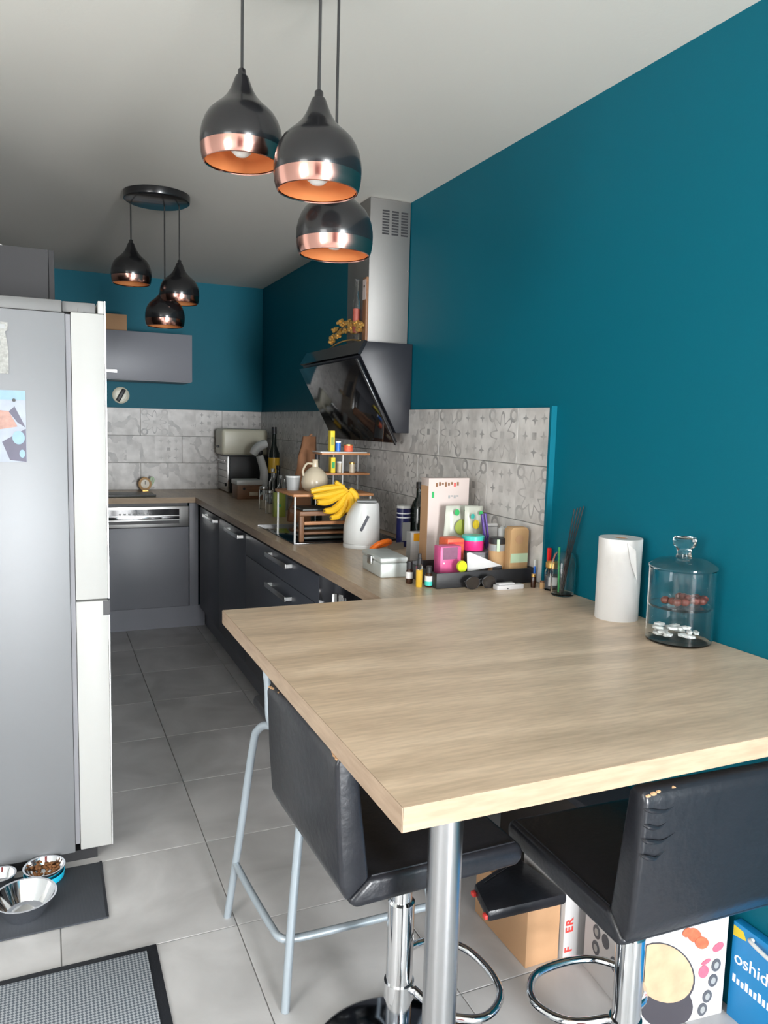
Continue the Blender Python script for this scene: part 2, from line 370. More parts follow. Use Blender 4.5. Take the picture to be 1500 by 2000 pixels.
# ------------------------------------------------------------------ the setting
H = 2.4726; CT = .92; XL = -2.12; YR = -10.4; XLL = -3.8
G = .47
fl = struct('floor', BX(XLL-.1, .1, YR-.1, .1, -.08, -.004), 'grout')
xs = [-1.09+G*k for k in range(-3, 4)]; ys = [-3.445-G*k*1.02 for k in range(-8, 7)]
def tile_floor(x0, x1, y0, y1):
    o = obj('floor_tile', BX(x0+.0016, x1-.0016, y0+.0016, y1-.0016, -.006, 0, bev=.0008, seg=1), 'floor', fl); return o
ys = sorted(ys)
for i in range(len(xs)-1):
    for j in range(len(ys)-1):
        x0, x1 = max(xs[i], XL), min(xs[i+1], 0); y0, y1 = ys[j], min(ys[j+1], 0)
        if x1-x0 > .02 and y1-y0 > .02: tile_floor(x0, x1, y0, y1)
obj('floor_area', BX(XLL, 0, YR, ys[0], -.006, 0), 'floor', fl)
obj('floor_area', BX(XLL, xs[0] if xs[0] > XL else XL, ys[0], -3.45, -.006, 0), 'floor', fl)
struct('ceiling', BX(XLL-.1, .1, YR-.1, .1, H, H+.1), 'ceil')
wr = struct('wall_right', BX(0, .12, YR-.1, .12, -.08, H), 'teal')
wb = struct('wall_back', BX(XL-.12, 0, 0, .12, -.08, H), 'teal')
struct('wall_left', BX(XL-.12, XL, -3.42, 0, -.08, H), 'white_wall')
struct('wall_return', BX(XLL, XL-.12, -3.42, -3.30, -.08, H), 'white_wall')
# living room behind the camera: left wall with a window added for fill light, rear wall with a French window
bm = NB(); box(bm, XLL-.12, XLL, YR, -7.1, -.08, H); box(bm, XLL-.12, XLL, -5.7, -3.3, -.08, H); box(bm, XLL-.12, XLL, -7.1, -5.7, -.08, .75); box(bm, XLL-.12, XLL, -7.1, -5.7, 2.15, H)
struct('wall_living', bm, 'white_wall')
bm = NB(); box(bm, XLL-.12, -2.05, YR-.12, YR, -.08, H); struct('wall_rear_red_tint', bm, 'red_wall')  # unseen wall stretch, made red to tint the copper reflections
bm = NB(); box(bm, -2.05, -1.2, YR-.12, YR, -.08, H); box(bm, -1.2, .12, YR-.12, YR, 2.2, H); box(bm, -1.2, .12, YR-.12, YR, -.08, .02); box(bm, -.04, .12, YR-.12, YR, .02, 2.2)
struct('wall_rear', bm, 'white_wall')
w1 = struct('window_1', BX(-1.2, -.04, YR-.05, YR-.01, .02, .09), 'white')
for n, a in (('window_frame', (-1.2, -.04, YR-.05, YR-.01, 2.14, 2.2)), ('window_frame', (-1.2, -1.15, YR-.05, YR-.01, .09, 2.14)), ('window_frame', (-.09, -.04, YR-.05, YR-.01, .09, 2.14))):
    obj(n, BX(*a), 'white', w1)
w2 = struct('added_side_window', BX(XLL-.08, XLL-.04, -7.1, -5.7, .75, .81), 'white')  # unseen window, added to go with the side fill light
for n, a in (('window_frame', (XLL-.08, XLL-.04, -7.1, -5.7, 2.09, 2.15)), ('mullion', (XLL-.08, XLL-.04, -6.43, -6.37, .81, 2.09))): obj(n, BX(*a), 'white', w2)

# splashback tiles: three courses of 20 x 60 cm, half-bond
YT = -3.829; TS = .2019; TH = .010
def splash_tile(wall, side, a0, a1, k, shift):
    """side 'r': along y on the right wall, 'b': along x on the back wall"""
    g = .0013; z0, z1 = CT+k*TS+g, CT+(k+1)*TS-g; bm = NB()
    a0 += g; a1 -= g
    if side == 'r': box(bm, -TH, -.002, a0, a1, z0, z1, bev=.0012, seg=1)
    else: box(bm, a0, a1, -TH, -.002, z0, z1, bev=.0012, seg=1)
    uv = bm.loops.layers.uv.new('UVMap')
    for f in bm.faces:
        for l in f.loops:
            c = l.vert.co; u = (c.y-a0 if side == 'r' else c.x-a0); l[uv].uv = (shift+u*.2/.2019, (c.z-z0)*.2/.2019)
    obj('wall_tile', bm, 'tile', wall, smooth=False)
obj('grout_bed', BX(-.0035, 0, YT, 0, CT, CT+3*TS), 'grout', wr)
obj('grout_bed', BX(XL, 0, -.0035, 0, CT, CT+3*TS), 'grout', wb)
L3 = 3*TS
for k in range(3):
    first = .2019 if k == 2 else (.40 if k == 1 else .30)
    y = YT; ln = first; sh = L3-first
    while y < -.0105:
        y1 = min(y+ln, -TH-.001); splash_tile(wr, 'r', y, y1, k, max(0, sh)); y = y1+1e-6 if y1 < -TH-.0011 else 0; ln = L3; sh = 0
    x = -.9215+(.3029 if k == 1 else 0); edges = [x+L3*i for i in range(-4, 4)]
    for e in edges:
        x0, x1 = max(e, XL), min(e+L3, -.001)
        if x1-x0 > .03: splash_tile(wb, 'b', x0, x1, k, x0-e)
struct('trim_1', BX(-.022, 0, YT-.012, YT-.0002, CT+.0005, CT+L3+.004), 'teal')

# ------------------------------------------------------------------ worktop, bar
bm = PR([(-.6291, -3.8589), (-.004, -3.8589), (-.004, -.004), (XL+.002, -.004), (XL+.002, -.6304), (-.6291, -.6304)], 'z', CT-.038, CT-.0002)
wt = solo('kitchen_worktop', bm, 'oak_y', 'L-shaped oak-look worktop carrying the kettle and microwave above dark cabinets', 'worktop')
obj('edge_band', BX(XL+.002, -.63, -.6316, -.6306, CT-.0375, CT-.0004), 'oak_edge', wt, world=True)
obj('edge_band', BX(-.6303, -.6293, -3.858, -.6316, CT-.0375, CT-.0004), 'oak_edge_side', wt, world=True)
bar = thing('breakfast_bar', 'oak-look breakfast bar on one steel leg with stools tucked under it', 'table', (-.956, -4.89, 0))
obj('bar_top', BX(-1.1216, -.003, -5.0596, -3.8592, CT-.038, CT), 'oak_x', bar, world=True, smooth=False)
obj('edge_band', BX(-1.1214, -.003, -5.0610, -5.0598, CT-.0378, CT-.0002), 'oak_edge', bar, world=True)
obj('edge_band', BX(-1.1230, -1.1218, -5.0606, -3.8596, CT-.0378, CT-.0002), 'oak_edge_side', bar, world=True)
obj('leg', LT([(.030, .012), (.030, CT-.045)], seg=40), 'legsteel', bar)
obj('mounting_plate', LT([(.05, CT-.045), (.05, CT-.0385)]), 'legsteel', bar)
obj('leg_foot', LT([(.045, .0), (.045, .008), (.031, .014)]), 'legsteel', bar)

# ------------------------------------------------------------------ base cabinets
def handle(parent, x, y, z, ln, axis='y', out=-1):
    """flat bow handle, world coordinates; stands out along -x (axis y) or -y (axis x)"""
    bm = NB(); d = .034
    if axis == 'y':
        box(bm, x-d, x-d+.006, y-ln/2, y+ln/2, z-.011, z+.011, bev=.0015)
        for s in (-1, 1): box(bm, x-d+.002, x+.001, y+s*(ln/2-.012)-.006, y+s*(ln/2-.012)+.006, z-.008, z+.008)
    else:
        box(bm, x-ln/2, x+ln/2, y-d, y-d+.006, z-.011, z+.011, bev=.0015)
        for s in (-1, 1): box(bm, x+s*(ln/2-.012)-.006, x+s*(ln/2-.012)+.006, y-d+.002, y+.001, z-.008, z+.008)
    return obj('handle', bm, 'steel', parent, world=True)
XF = -.605; ZT = CT-.040
def base_unit(y0, y1, label):
    t = thing('base_cabinet', label, 'cabinet', (-.3, (y0+y1)/2, 0))
    obj('carcass', BX(-.585, -.03, y0+.001, y1-.001, .15, ZT), 'anth', t, world=True)
    return t
ZP = .15
struct('baseboard_right', BX(-.55, -.53, -3.85, -.56, 0, ZP-.002), 'plinth')
struct('baseboard_back', BX(XL+.003, -.555, -.585, -.565, 0, ZP-.002), 'plinth')
for (y0, y1, lb) in ((-1.31, -.66, 'anthracite base cabinet door beside the inner corner next to the dishwasher'), (-1.99, -1.31, 'anthracite base cabinet door between the corner door and the drawers')):
    t = base_unit(y0, y1, lb)
    d = obj('door', BX(XF, -.586, y0+.002, y1-.002, ZP+.003, ZT-.022, bev=.0015), 'anth', t, world=True)
    handle(d, XF, (y0+y1)/2-.12, .832, .34)
t = base_unit(-3.19, -1.99, 'wide anthracite drawer unit below the hob')
for z0, z1, zh in ((.745, ZT-.022, .834), (.45, .742, .690), (ZP+.003, .447, .40)):
    d = obj('drawer', BX(XF, -.586, -3.188, -1.992, z0, z1, bev=.0015), 'anth', t, world=True); handle(d, XF, -2.67, zh, .34)
t = base_unit(-3.855, -3.19, 'black-fronted base unit under the worktop where it meets the bar')
d = obj('door', BX(XF, -.586, -3.853, -3.193, ZP+.003, ZT-.012, bev=.0015), 'blackglass', t, world=True)
obj('handle', BX(XF-.02, XF-.001, -3.40, -3.39, .55, .835, bev=.002), 'steel', d, world=True)
obj('handle', BX(XF-.008, XF-.001, -3.47, -3.465, .55, .835), 'steel', d, world=True)
# back run
cf = thing('corner_filler_panel', 'slim grey filler panel between dishwasher and corner cabinet', 'panel', (-.63, -.6, .15))
obj('panel', BX(-.666, -.606, -.606, -.58, ZP+.003, ZT-.002, bev=.001), 'anth_grey', cf, world=True)
dw = thing('dishwasher', 'built-in dishwasher with steel control strip and grey door', 'dishwasher', (-.97, -.3, .15))
obj('body', BX(-1.266, -.674, -.58, -.05, ZP, ZT), 'dark', dw, world=True)
d = obj('door', BX(-1.268, -.671, -.606, -.582, ZP+.004, .712, bev=.0015), 'anth_grey', dw, world=True)
cp = obj('control_panel', BX(-1.268, -.671, -.606, -.582, .716, .856, bev=.0015), 'steel', dw, world=True)
obj('display', BX(-1.262, -.735, -.6085, -.606, .796, .838), 'blackglass', cp, world=True)
obj('grip_recess', BX(-1.262, -.735, -.6085, -.606, .738, .760), 'dark', cp, world=True)
obj('grip_bar', BX(-1.262, -.735, -.612, -.606, .768, .790, bev=.002), 'chrome', cp, world=True)
for k in range(7): obj('button', BX(-1.13+k*.03, -1.115+k*.03, -.6095, -.6085, .802, .812), 'greyplastic', cp, world=True)
sc = thing('sink_cabinet', 'grey base cabinet beside the dishwasher, hidden by the fridge', 'cabinet', (-1.69, -.3, .15))
obj('carcass', BX(XL+.003, -1.27, -.58, -.05, ZP, ZT), 'anth_grey', sc, world=True)
d = obj('door', BX(XL+.005, -1.272, -.606, -.582, ZP+.004, .856, bev=.0015), 'anth_grey', sc, world=True)
handle(d, -1.69, -.606, .82, .3, 'x')
# wall cabinet
wc = thing('wall_cabinet', 'grey lift-up wall cabinet on the teal back wall', 'cabinet', (-1.1, -.18, 1.71))
obj('carcass', BX(-1.60, -.606, -.345, -.003, 1.712, 2.044), 'anth_grey', wc, world=True)
d = obj('door', BX(-1.60, -.604, -.366, -.347, 1.716, 2.043, bev=.0015), 'anth_grey', wc, world=True)
bm = NB(); box(bm, -1.30, -1.113, -.40, -.394, 1.757, 1.775); box(bm, -1.29, -1.28, -.395, -.365, 1.76, 1.772); box(bm, -1.135, -1.125, -.395, -.365, 1.76, 1.772)
obj('handle', bm, 'steel', d, world=True)
cb_ = thing('cardboard_box', 'small brown cardboard box on top of the wall cabinet', 'box', (-1.14, -.18, 2.0445))
obj('carton', BX(-.13, .105, -.11, .11, 0, .115, bev=.002), 'card', cb_); obj('tape', BX(-.131, .106, -.02, .02, .1152, .1158), 'kraft', cb_)
# tall cabinet
tc_ = thing('tall_cabinet', 'shaded grey tall cabinet rising behind the fridge', 'cabinet', (-1.8, -2.5, 0))
obj('carcass', BX(XL+.003, -1.547, -2.80, -2.20, .0, 2.06), 'tall', tc_, world=True)
d = obj('door', BX(-1.545, -1.526, -2.80, -2.20, .15, 2.06, bev=.001), 'tall', tc_, world=True); handle(d, -1.526+.0, -2.68, 1.1, .2) if False else None
bm = PR([(-1.84, 2.0605), (-1.69, 2.0605), (-1.74, 2.085), (-1.84, 2.095)], 'y', -2.78, -2.5)
solo('paper_stack', bm, 'paper', 'white papers lying on top of the tall cabinet', 'papers')

# ------------------------------------------------------------------ fridge
fr = thing('fridge', 'tall silver fridge freezer with pale door edges facing the cabinets', 'fridge', (-1.75, -3.12, 0))
FY0, FY1 = -3.42, -2.815
obj('body', BX(-2.085, -1.508, FY0, FY1, .035, 1.763, bev=.003), 'fridge', fr, world=True)
obj('top_cap', BX(-2.085, -1.516, FY0+.002, FY1, 1.764, 1.80, bev=.003), 'fridge_cap', fr, world=True)
obj('base', BX(-2.06, -1.44, FY0+.012, FY1-.01, .0, .034), 'dark', fr, world=True)
obj('gasket', BX(-1.507, -1.4935, FY0+.006, FY1-.006, .06, 1.76), 'gasket', fr, world=True)
for n, z0, z1 in (('freezer_door', .04, .870), ('fridge_door', .8755, 1.767)):
    d = obj(n, BX(-1.492, -1.396, FY0, FY1, z0, z1, bev=.003), 'fridge_door', fr, world=True)
    obj('steel_front', BX(-1.3955, -1.392, FY0+.001, FY1-.001, z0, z1-.001 if z0 < .5 else 1.806), 'steel', d, world=True)
    if z0 < .5: obj('grip', BX(-1.412, -1.391, FY0-.0016, FY0-.0002, .822, .869), 'dark', d, world=True)
bm = NB(); box(bm, -1.515, -1.42, FY0+.02, FY0+.10, 1.7685, 1.80, bev=.003); box(bm, -1.47, -1.455, FY0+.012, FY0+.03, 1.7675, 1.78)
obj('hinge_cover', bm, 'fridge_cap', fr, world=True)
obj('top_lip', BX(-1.414, -1.3962, FY0, FY1, 1.7675, 1.806, bev=.002), 'fridge_door', fr, world=True)
# prints on the fridge side
pc = thing('printed_calendar', 'colourful printed sheet held on the fridge side', 'poster', (-1.71, FY0-.001, 1.311))
obj('sheet', BX(-1.80, -1.622, FY0-.0022, FY0-.0004, 1.311, 1.525), 'photo', pc, world=True)
y_ = FY0-.0026
obj('print', PR([(-1.668, 1.318), (-1.623, 1.312), (-1.623, 1.412), (-1.688, 1.372)], 'y', y_-.0004, y_+.0004), 'photodark', pc, world=True)
obj('print', PR([(-1.645, 1.43), (-1.623, 1.415), (-1.652, 1.478), (-1.668, 1.462)], 'y', y_-.0004, y_+.0004), 'photodark', pc, world=True)
obj('print', PR([(-1.74, 1.40), (-1.645, 1.418), (-1.668, 1.463), (-1.74, 1.47)], 'y', y_-.0009, y_-.0002), 'photopink', pc, world=True)
obj('print', disc('y', (-1.643, y_-.001, 1.385), .017, .020, .0008), 'photoblue', pc, world=True)
obj('print', disc('y', (-1.634, y_-.001, 1.337), .008, .012, .0008), 'photoblue', pc, world=True)
obj('print', BX(-1.80, -1.622, y_-.0006, y_+.0002, 1.497, 1.5245), 'photoblue', pc, world=True)
obj('magnet', disc('y', (-1.653, y_-.002, 1.496), .005, .005, .004), 'dark', pc, world=True)
ls = thing('lace_print', 'silver patterned bottle-shaped magnet high on the fridge side', 'magnet', (-1.71, FY0-.001, 1.573))
obj('sheet', PR([(-1.76, 1.575), (-1.665, 1.573), (-1.664, 1.64), (-1.667, 1.668), (-1.672, 1.695), (-1.665, 1.70), (-1.664, 1.722), (-1.76, 1.727)], 'y', FY0-.004, FY0-.0006), 'lace', ls, world=True)
obj('plate', BX(-1.76, -1.672, FY0-.006, FY0-.0041, 1.703, 1.716), 'greyplastic', ls, world=True)

# ------------------------------------------------------------------ hood
hd = thing('cooker_hood', 'angled black glass cooker hood with steel chimney on the right wall', 'hood', (0, -2.29, 1.36))
HY0, HY1 = -2.715, -1.86
obj('chimney', BX(-.205, -.003, -2.655, -2.385, 1.826, H-.002, bev=.002), 'chimney', hd, world=True)
ch = hd.children[-1]
for c in range(3):
    for k in range(9):
        x0 = -.145+c*.047; obj('vent_slot', BX(x0, x0+.034, -2.6562, -2.6551, 2.315+k*.0125, 2.3225+k*.0125), 'dark', ch, world=True)
obj('screw', LT([(.005, 0), (.005, .003)], seg=10), 'chrome', ch).location = (-.012, -2.66+2.29, .80)
obj('body', PR([(-.003, 1.825), (-.228, 1.825), (-.262, 1.762), (-.075, 1.415), (-.003, 1.415)], 'y', HY0, HY1, bev=.002), 'hoodblack', hd, world=True)
nx, nz = -.88, -.475
def slab(p, q, t0, t1): return [(p[0]+nx*t0, p[1]+nz*t0), (q[0]+nx*t0, q[1]+nz*t0), (q[0]+nx*t1, q[1]+nz*t1), (p[0]+nx*t1, p[1]+nz*t1)]
obj('fascia', PR([(-.2285, 1.826), (-.2625, 1.7625), (-.277, 1.768), (-.243, 1.830)], 'y', HY0, HY1), 'blackglass', hd, world=True)
obj('glass_panel', PR(slab((-.262, 1.753), (-.060, 1.378), .010, .020), 'y', HY0-.004, HY1+.004, bev=.001), 'blackglass', hd, world=True)
obj('spacer', PR(slab((-.255, 1.74), (-.085, 1.425), .001, .0095), 'y', HY0+.02, HY1-.02), 'dark', hd, world=True)
obj('panel_rail', PR(slab((-.262, 1.755), (-.055, 1.37), .0205, .024), 'y', HY0-.004, HY0+.014), 'dark', hd, world=True)
# decorations standing on the hood
gf = thing('gold_flower_garland', 'gold paper flowers on top of the cooker hood', 'ornament', (-.226, -2.42, 1.826))
for k in range(15):
    px = 649+(k*37 % 58); py = 655-(k*13 % 27); p = on('x', -.228-.006*(k % 3), px, py)
    p.z = max(1.842, p.z-.03 if px < 665 else p.z)
    b2 = NB()
    for a in range(5):
        th = a*2*PI/5+k; merge(b2, sph((.013*math.cos(th), .013*math.sin(th), .002*math.sin(3*th)), .0105, 1, (1, 1, .7)))
    merge(b2, sph((0, 0, .004), .009, 1))
    bmesh.ops.transform(b2, matrix=Matrix.Translation(p) @ Matrix.Rotation(-.7, 4, 'Y') @ Matrix.Rotation(.5, 4, 'X') @ Matrix.Rotation(k, 4, 'Z'), verts=b2.verts[:])
    obj('flower', b2, 'gold', gf, world=True)
obj('stem', TB(smoothpath([(-.226, -2.22, 1.834), (-.226, -2.35, 1.85), (-.226, -2.5, 1.85), (-.226, -2.62, 1.834)]), .004), 'gold', gf, world=True)
b_ = thing('glass_bottle', 'clear glass bottle with reddish sleeve in front of the hood chimney', 'bottle', (-.2235, on('x', -.224, 696, 600).y, 1.8265))
obj('bottle', LT([(0, 0), (.016, .001), (.0165, .01), (.0165, .19), (.008, .22), (.0075, .28), (.010, .285), (.010, .295), (0, .295)], seg=20), 'glass', b_)
obj('sleeve', LT([(.017, .05), (.017, .16)], seg=20, cap=False), 'redbrown', b_)
b_ = thing('wooden_plaque', 'small wooden plaque with pale face leaning at the hood chimney', 'ornament', (-.2165, on('x', -.218, 713, 600).y, 1.8265))
obj('plaque', BX(-.006, .006, -.022, .022, .0, .29, bev=.003), 'walnut', b_); obj('face', BX(-.0075, -.0062, -.018, .018, .19, .28), 'blush', b_); obj('eye', disc('x', (-.008, 0, .25), .006, .006, .001), 'dark', b_)

# ------------------------------------------------------------------ pendant lights
def pendant_light(label, cx, cy, lamps):
    t = thing('pendant_light', label, 'lamp', (cx, cy, H-.002), group=None)
    obj('canopy', LT([(0, -.036), (.135, -.036), (.146, -.03), (.148, -.02), (.148, 0), (0, 0)], seg=48), 'black', t)
    for (x, y, z) in lamps:
        lx, ly = x-cx, y-cy; zb = z-.074-(H-.002)          # z = level of the widest ring
        sh_prof = [(.0895, .035), (.0907, .040), (.0910, .050), (.0902, .064), (.0872, .081), (.081, .099), (.0725, .114), (.061, .126), (.0465, .139), (.0345, .153), (.026, .168), (.020, .183), (.0152, .197), (.0132, .201)]
        sh_prof = [(r, zz*.92) for r, zz in sh_prof]
        inn = [(r-.0022, zz) for r, zz in sh_prof]
        bm = NB(); lathe(bm, [(r, zz+zb) for r, zz in sh_prof] + [(r, zz+zb-.002) for r, zz in reversed(inn)] , seg=48, c=(lx, ly), cap=False)
        s = obj('lamp_shade', bm, 'black', t)
        bm = NB(); lathe(bm, [(.0815, .0), (.0838, .001), (.0872, .009), (.0895, .020), (.0908, .0326), (.089, .0326), (.0878, .020), (.085, .009), (.0805, .002), (.0815, .0)], seg=48, c=(lx, ly), cap=False)
        bmesh.ops.translate(bm, verts=bm.verts[:], vec=(0, 0, zb)); obj('copper_band', bm, 'copper', s)
        bm = NB(); lathe(bm, [(r-.0035, zz+zb-.002) for r, zz in [(.0835, .006), (.087, .018), (.0885, .033)]+sh_prof[1:-2]], seg=40, c=(lx, ly), cap=False); obj('inner_lining', bm, 'copper_in', s)
        bm = NB(); lathe(bm, [(0, .016), (.012, .018), (.022, .026), (.0255, .038), (.023, .052), (.015, .072), (.0135, .11), (0, .11)], seg=24, c=(lx, ly)); bmesh.ops.translate(bm, verts=bm.verts[:], vec=(0, 0, zb-.002)); obj('bulb', bm, 'bulb', s)
        bm = NB(); lathe(bm, [(.0093, .182), (.009, .197), (.007, .200), (0, .200)], seg=20, c=(lx, ly)); bmesh.ops.translate(bm, verts=bm.verts[:], vec=(0, 0, zb)); obj('collar', bm, 'black', s)
        obj('cord', TB([(lx, ly, zb+.199), (lx, ly, (zb+.199)/2), (lx, ly, -.035)], .0032, seg=8), 'cord', t)
    return t
def P3(px, py, d): return CAM + (FW + RT*((px-750)/FPX) - UP*((py-1000)/FPX))*d
near = [P3(472, 252, .182*FPX/160), P3(621, 303, .182*FPX/172), P3(654, 437, .182*FPX/150)]
far = []
for (pa, qa, pb, qb) in ((255, 397, 256, 523), (350, 404, 351, 562), (321, 404, 322, 607)):   # cord foot on the canopy, then the widest ring of the shade below it
    a = on('z', H-.038, pa, qa); far.append(Vector((a.x, a.y, on('y', a.y, pb, qb).z)))
pendant_light('black and copper three-lamp pendant hanging over the breakfast bar', -1.045, -4.292, near)
pendant_light('black and copper three-lamp pendant hanging over the open floor, round canopy on the ceiling', -1.078, -2.205, far)

# ------------------------------------------------------------------ stools
def leather_stool(label, x, y, rz, creases=()):
    t = thing('bar_stool', label, 'stool', (x, y, 0), rz, 'black leather swivel stools at the breakfast bar')
    w = .212
    seat = [(.155, .562), (.168, .575), (.168, .598), (.155, .612), (-.178, .616), (-.222, .578), (-.205, .562)]
    back = [(-.1785, .6165), (-.2225, .5785), (-.238, .61), (-.246, .72), (-.252, .85), (-.243, .866), (-.218, .866), (-.208, .85)]
    s = obj('seat', PR(seat, 'y', -w, w, bev=.011, seg=3), 'leather', t)
    b = obj('backrest', PR(back, 'y', -w, w, bev=.009, seg=3), 'leather', t)
    for sg in (-1, 1):
        obj('seam', TB([(-.172, sg*(w-.010), .616), (.150, sg*(w-.010), .612)], .0022, seg=6), 'leather', s)
        obj('seam', TB([(-.182, sg*(w-.010), .625), (-.209, sg*(w-.010), .85)], .0022, seg=6), 'leather', b)
    for k in range(7):                   # worn patches along the top edge and corner
        yy = -w+.01+.011*k; obj('worn_patch', sph((-.247+.001*k, yy, .857+.0016*(k % 3)), .006+.002*(k % 2), 1, (.5, 1, .5)), 'worn', b)
        obj('worn_patch', sph((-.247+.001*k, -yy, .857+.0016*(k % 3)), .006+.002*(k % 2), 1, (.5, 1, .5)), 'worn', b)
    for (z, l, q) in creases: obj('crease', TB(smoothpath([(-.243, .2105, z+.004), (-.2505, .202, z), (-.2505, .202-l*.5, z-.006), (-.2495, .202-l, z+q)]), lambda t: .0004+.0042*math.sin(PI*min(1, t*1.15))**1.5, seg=8), 'leather', b)
    obj('swivel_plate', BX(-.09, .09, -.09, .09, .552, .561), 'dark', t)
    obj('column', LT([(.030, .04), (.030, .40), (.026, .405), (.024, .405), (.024, .552)], seg=32), 'chrome', t)
    obj('lever', TB(smoothpath([(.0, .02, .54), (-.02, .10, .535), (-.03, .17, .535)]), .005), 'chrome', t)
    obj('base_plate', LT([(0, 0), (.20, 0), (.203, .006), (.19, .014), (.12, .024), (.06, .034), (.045, .045), (.042, .06), (.03, .062), (0, .062)], seg=56), 'blackchrome', t)
    obj('footrest', TB(smoothpath([(.028, .02, .19), (.06, .10, .180), (.14, .135, .172), (.215, .09, .168), (.235, 0, .167), (.215, -.09, .168), (.14, -.135, .172), (.06, -.10, .180), (.028, -.02, .19)], 6), .0095, seg=12), 'chrome', t)
    obj('footrest_collar', LT([(.034, .17), (.034, .21)]), 'chrome', t)
    return t
K['blackchrome'] = mat('dark_chrome_base', (.16, .17, .19), .10, 1, var=.03)
leather_stool('black leather swivel stool pushed under the bar from its long open side, seat toward wall', -.865, -4.54, .03)
leather_stool('black leather swivel stool with worn wrinkled back at the bar edge near the appliance box', -.462, -4.822, PI/2-.04, ((.834, .075, .012), (.806, .048, .006), (.780, .060, .004), (.752, .042, .003)))

ts = thing('metal_stool', 'grey tubular steel stool with black seat, beside the black leather stool under the bar', 'stool', (-.87, -4.085, 0))
obj('seat', BX(-1.052, -.70, -4.25, -3.93, .655, .690, bev=.012), 'dark', ts, world=True)
def wp(n, pts, r, m='grey_tube', n2=6): return obj(n, TB(smoothpath(pts, n2), r, seg=12), m, ts, world=True)
wp('leg', [(-1.109, -3.875, .0), (-1.088, -3.925, .25), (-1.064, -3.985, .56), (-1.055, -4.005, .615), (-1.040, -4.04, .640), (-1.02, -4.09, .643)], .011)
wp('leg', [(-1.056, -4.294, .0), (-1.035, -4.275, .25), (-1.000, -4.245, .56), (-.98, -4.22, .63), (-.95, -4.17, .643)], .011)
wp('leg', [(-.64, -3.88, .0), (-.67, -3.91, .3), (-.70, -3.95, .58), (-.74, -3.99, .643)], .011)
wp('leg', [(-.62, -4.28, .0), (-.66, -4.25, .3), (-.70, -4.22, .58), (-.74, -4.18, .643)], .011)
wp('footrest', [(-1.094, -3.912, .185), (-1.083, -4.05, .177), (-1.068, -4.20, .171), (-1.058, -4.252, .17), (-1.02, -4.268, .17), (-.90, -4.272, .17), (-.655, -4.275, .17)], .010)
wp('back_post', [(-1.045, -4.14, .66), (-1.062, -4.14, .70), (-1.066, -4.14, .78), (-1.075, -4.14, .862)], .009)
wp('back_post', [(-1.035, -4.00, .66), (-1.03, -4.00, .67)], .009)

# ------------------------------------------------------------------ mats and bowls
m1 = thing('feeding_mat', 'dark charcoal mat in front of the fridge under the pet bowls', 'mat', (-1.7, -3.6, 0))
obj('mat', BX(-2.0, -1.431, -3.757, -3.452, .0003, .006, bev=.002), 'matdark', m1, world=True)
obj('rim', BX(-1.437, -1.4295, -3.758, -3.451, .0061, .0072), 'rubber', m1, world=True)
m2 = thing('door_mat', 'grey textured doormat with black rubber border', 'mat', (-1.7, -4.2, 0))
obj('border', BX(-2.05, -1.318, -4.46, -3.927, .0003, .005, bev=.002), 'rubber', m2, world=True)
obj('pile', BX(-2.02, -1.346, -4.432, -3.953, .005, .010, bev=.002), 'matweave', m2, world=True)
def bowl_prof(r, h, rb): return [(0, .002), (rb*.95, .0), (rb, .004), (rb+(r-rb)*.5, h*.5), (r-.004, h-.003), (r, h-.001), (r, h), (r-.006, h-.001), (rb+(r-rb)*.5-.004, h*.5), (rb-.004, .006), (0, .005)]
p = on('z', .01, 52, 1772)
bw = thing('pet_bowl', 'large empty stainless steel bowl on the charcoal mat', 'bowl', (p.x-.004, p.y-.022, .0065)); obj('bowl', LT(bowl_prof(.088, .058, .056), seg=48, cap=False), 'chrome', bw)
p = on('z', .01, 84, 1714)
bw = thing('pet_bowl', 'steel bowl of brown kibble with a cyan rubber base', 'bowl', (p.x+.004, p.y+.004, .0065)); obj('bowl', LT(bowl_prof(.062, .04, .045), seg=40, cap=False), 'chrome', bw)
obj('rubber_base', LT([(.056, 0), (.058, .003), (.060, .020), (.058, .0205)], seg=40, cap=False), 'cyan', bw)
for k in range(60):
    a, r = random.random()*2*PI, .043*math.sqrt(random.random()); obj('kibble', sph((r*math.cos(a), r*math.sin(a), .022+.012*random.random()), .006, 1, (1, 1, .7)), 'kibble', bw)
p = on('z', .01, 2, 1722)
bw = thing('pet_bowl', 'small steel bowl against the fridge base', 'bowl', (p.x, p.y-.01, .0065)); obj('bowl', LT(bowl_prof(.045, .035, .03), seg=32, cap=False), 'chrome', bw)

# ------------------------------------------------------------------ boxes under the bar
cx = thing('cardboard_box', 'brown cardboard box on the floor under the bar, black pouch on top', 'box', (-.36, -4.26, 0))
obj('carton', BX(-.412, -.305, -4.388, -4.12, .0, .170, bev=.002), 'card', cx, world=True); obj('tape', BX(-.38, -.345, -4.389, -4.12, .1701, .1707), 'kraft', cx, world=True)
pch = thing('black_pouch', 'flat black pouch with red tabs lying on the brown cardboard box', 'pouch', (-.42, -4.30, .171))
bm = PR([(-.515, -4.275), (-.325, -4.20), (-.30, -4.41), (-.545, -4.398)], 'z', .1715, .205, bev=.010); obj('pouch', bm, 'leather', pch, world=True)
for q in ((-.521, -4.29), (-.541, -4.385)): obj('red_tab', BX(q[0]-.008, q[0]+.008, q[1]-.008, q[1]+.008, .178, .19, bev=.002), 'red', pch, world=True)
obj('zip', TB([(-.49, -4.285, .2055), (-.34, -4.225, .2055)], .0015, seg=6), 'dark', pch, world=True)
lb = thing('lettered_box', 'narrow white box with red upright letters between cardboard and appliance boxes', 'box', (-.285, -4.30, 0))
obj('carton', BX(-.300, -.215, -4.402, -4.20, 0, .24, bev=.0015), 'boxwhite', lb, world=True)
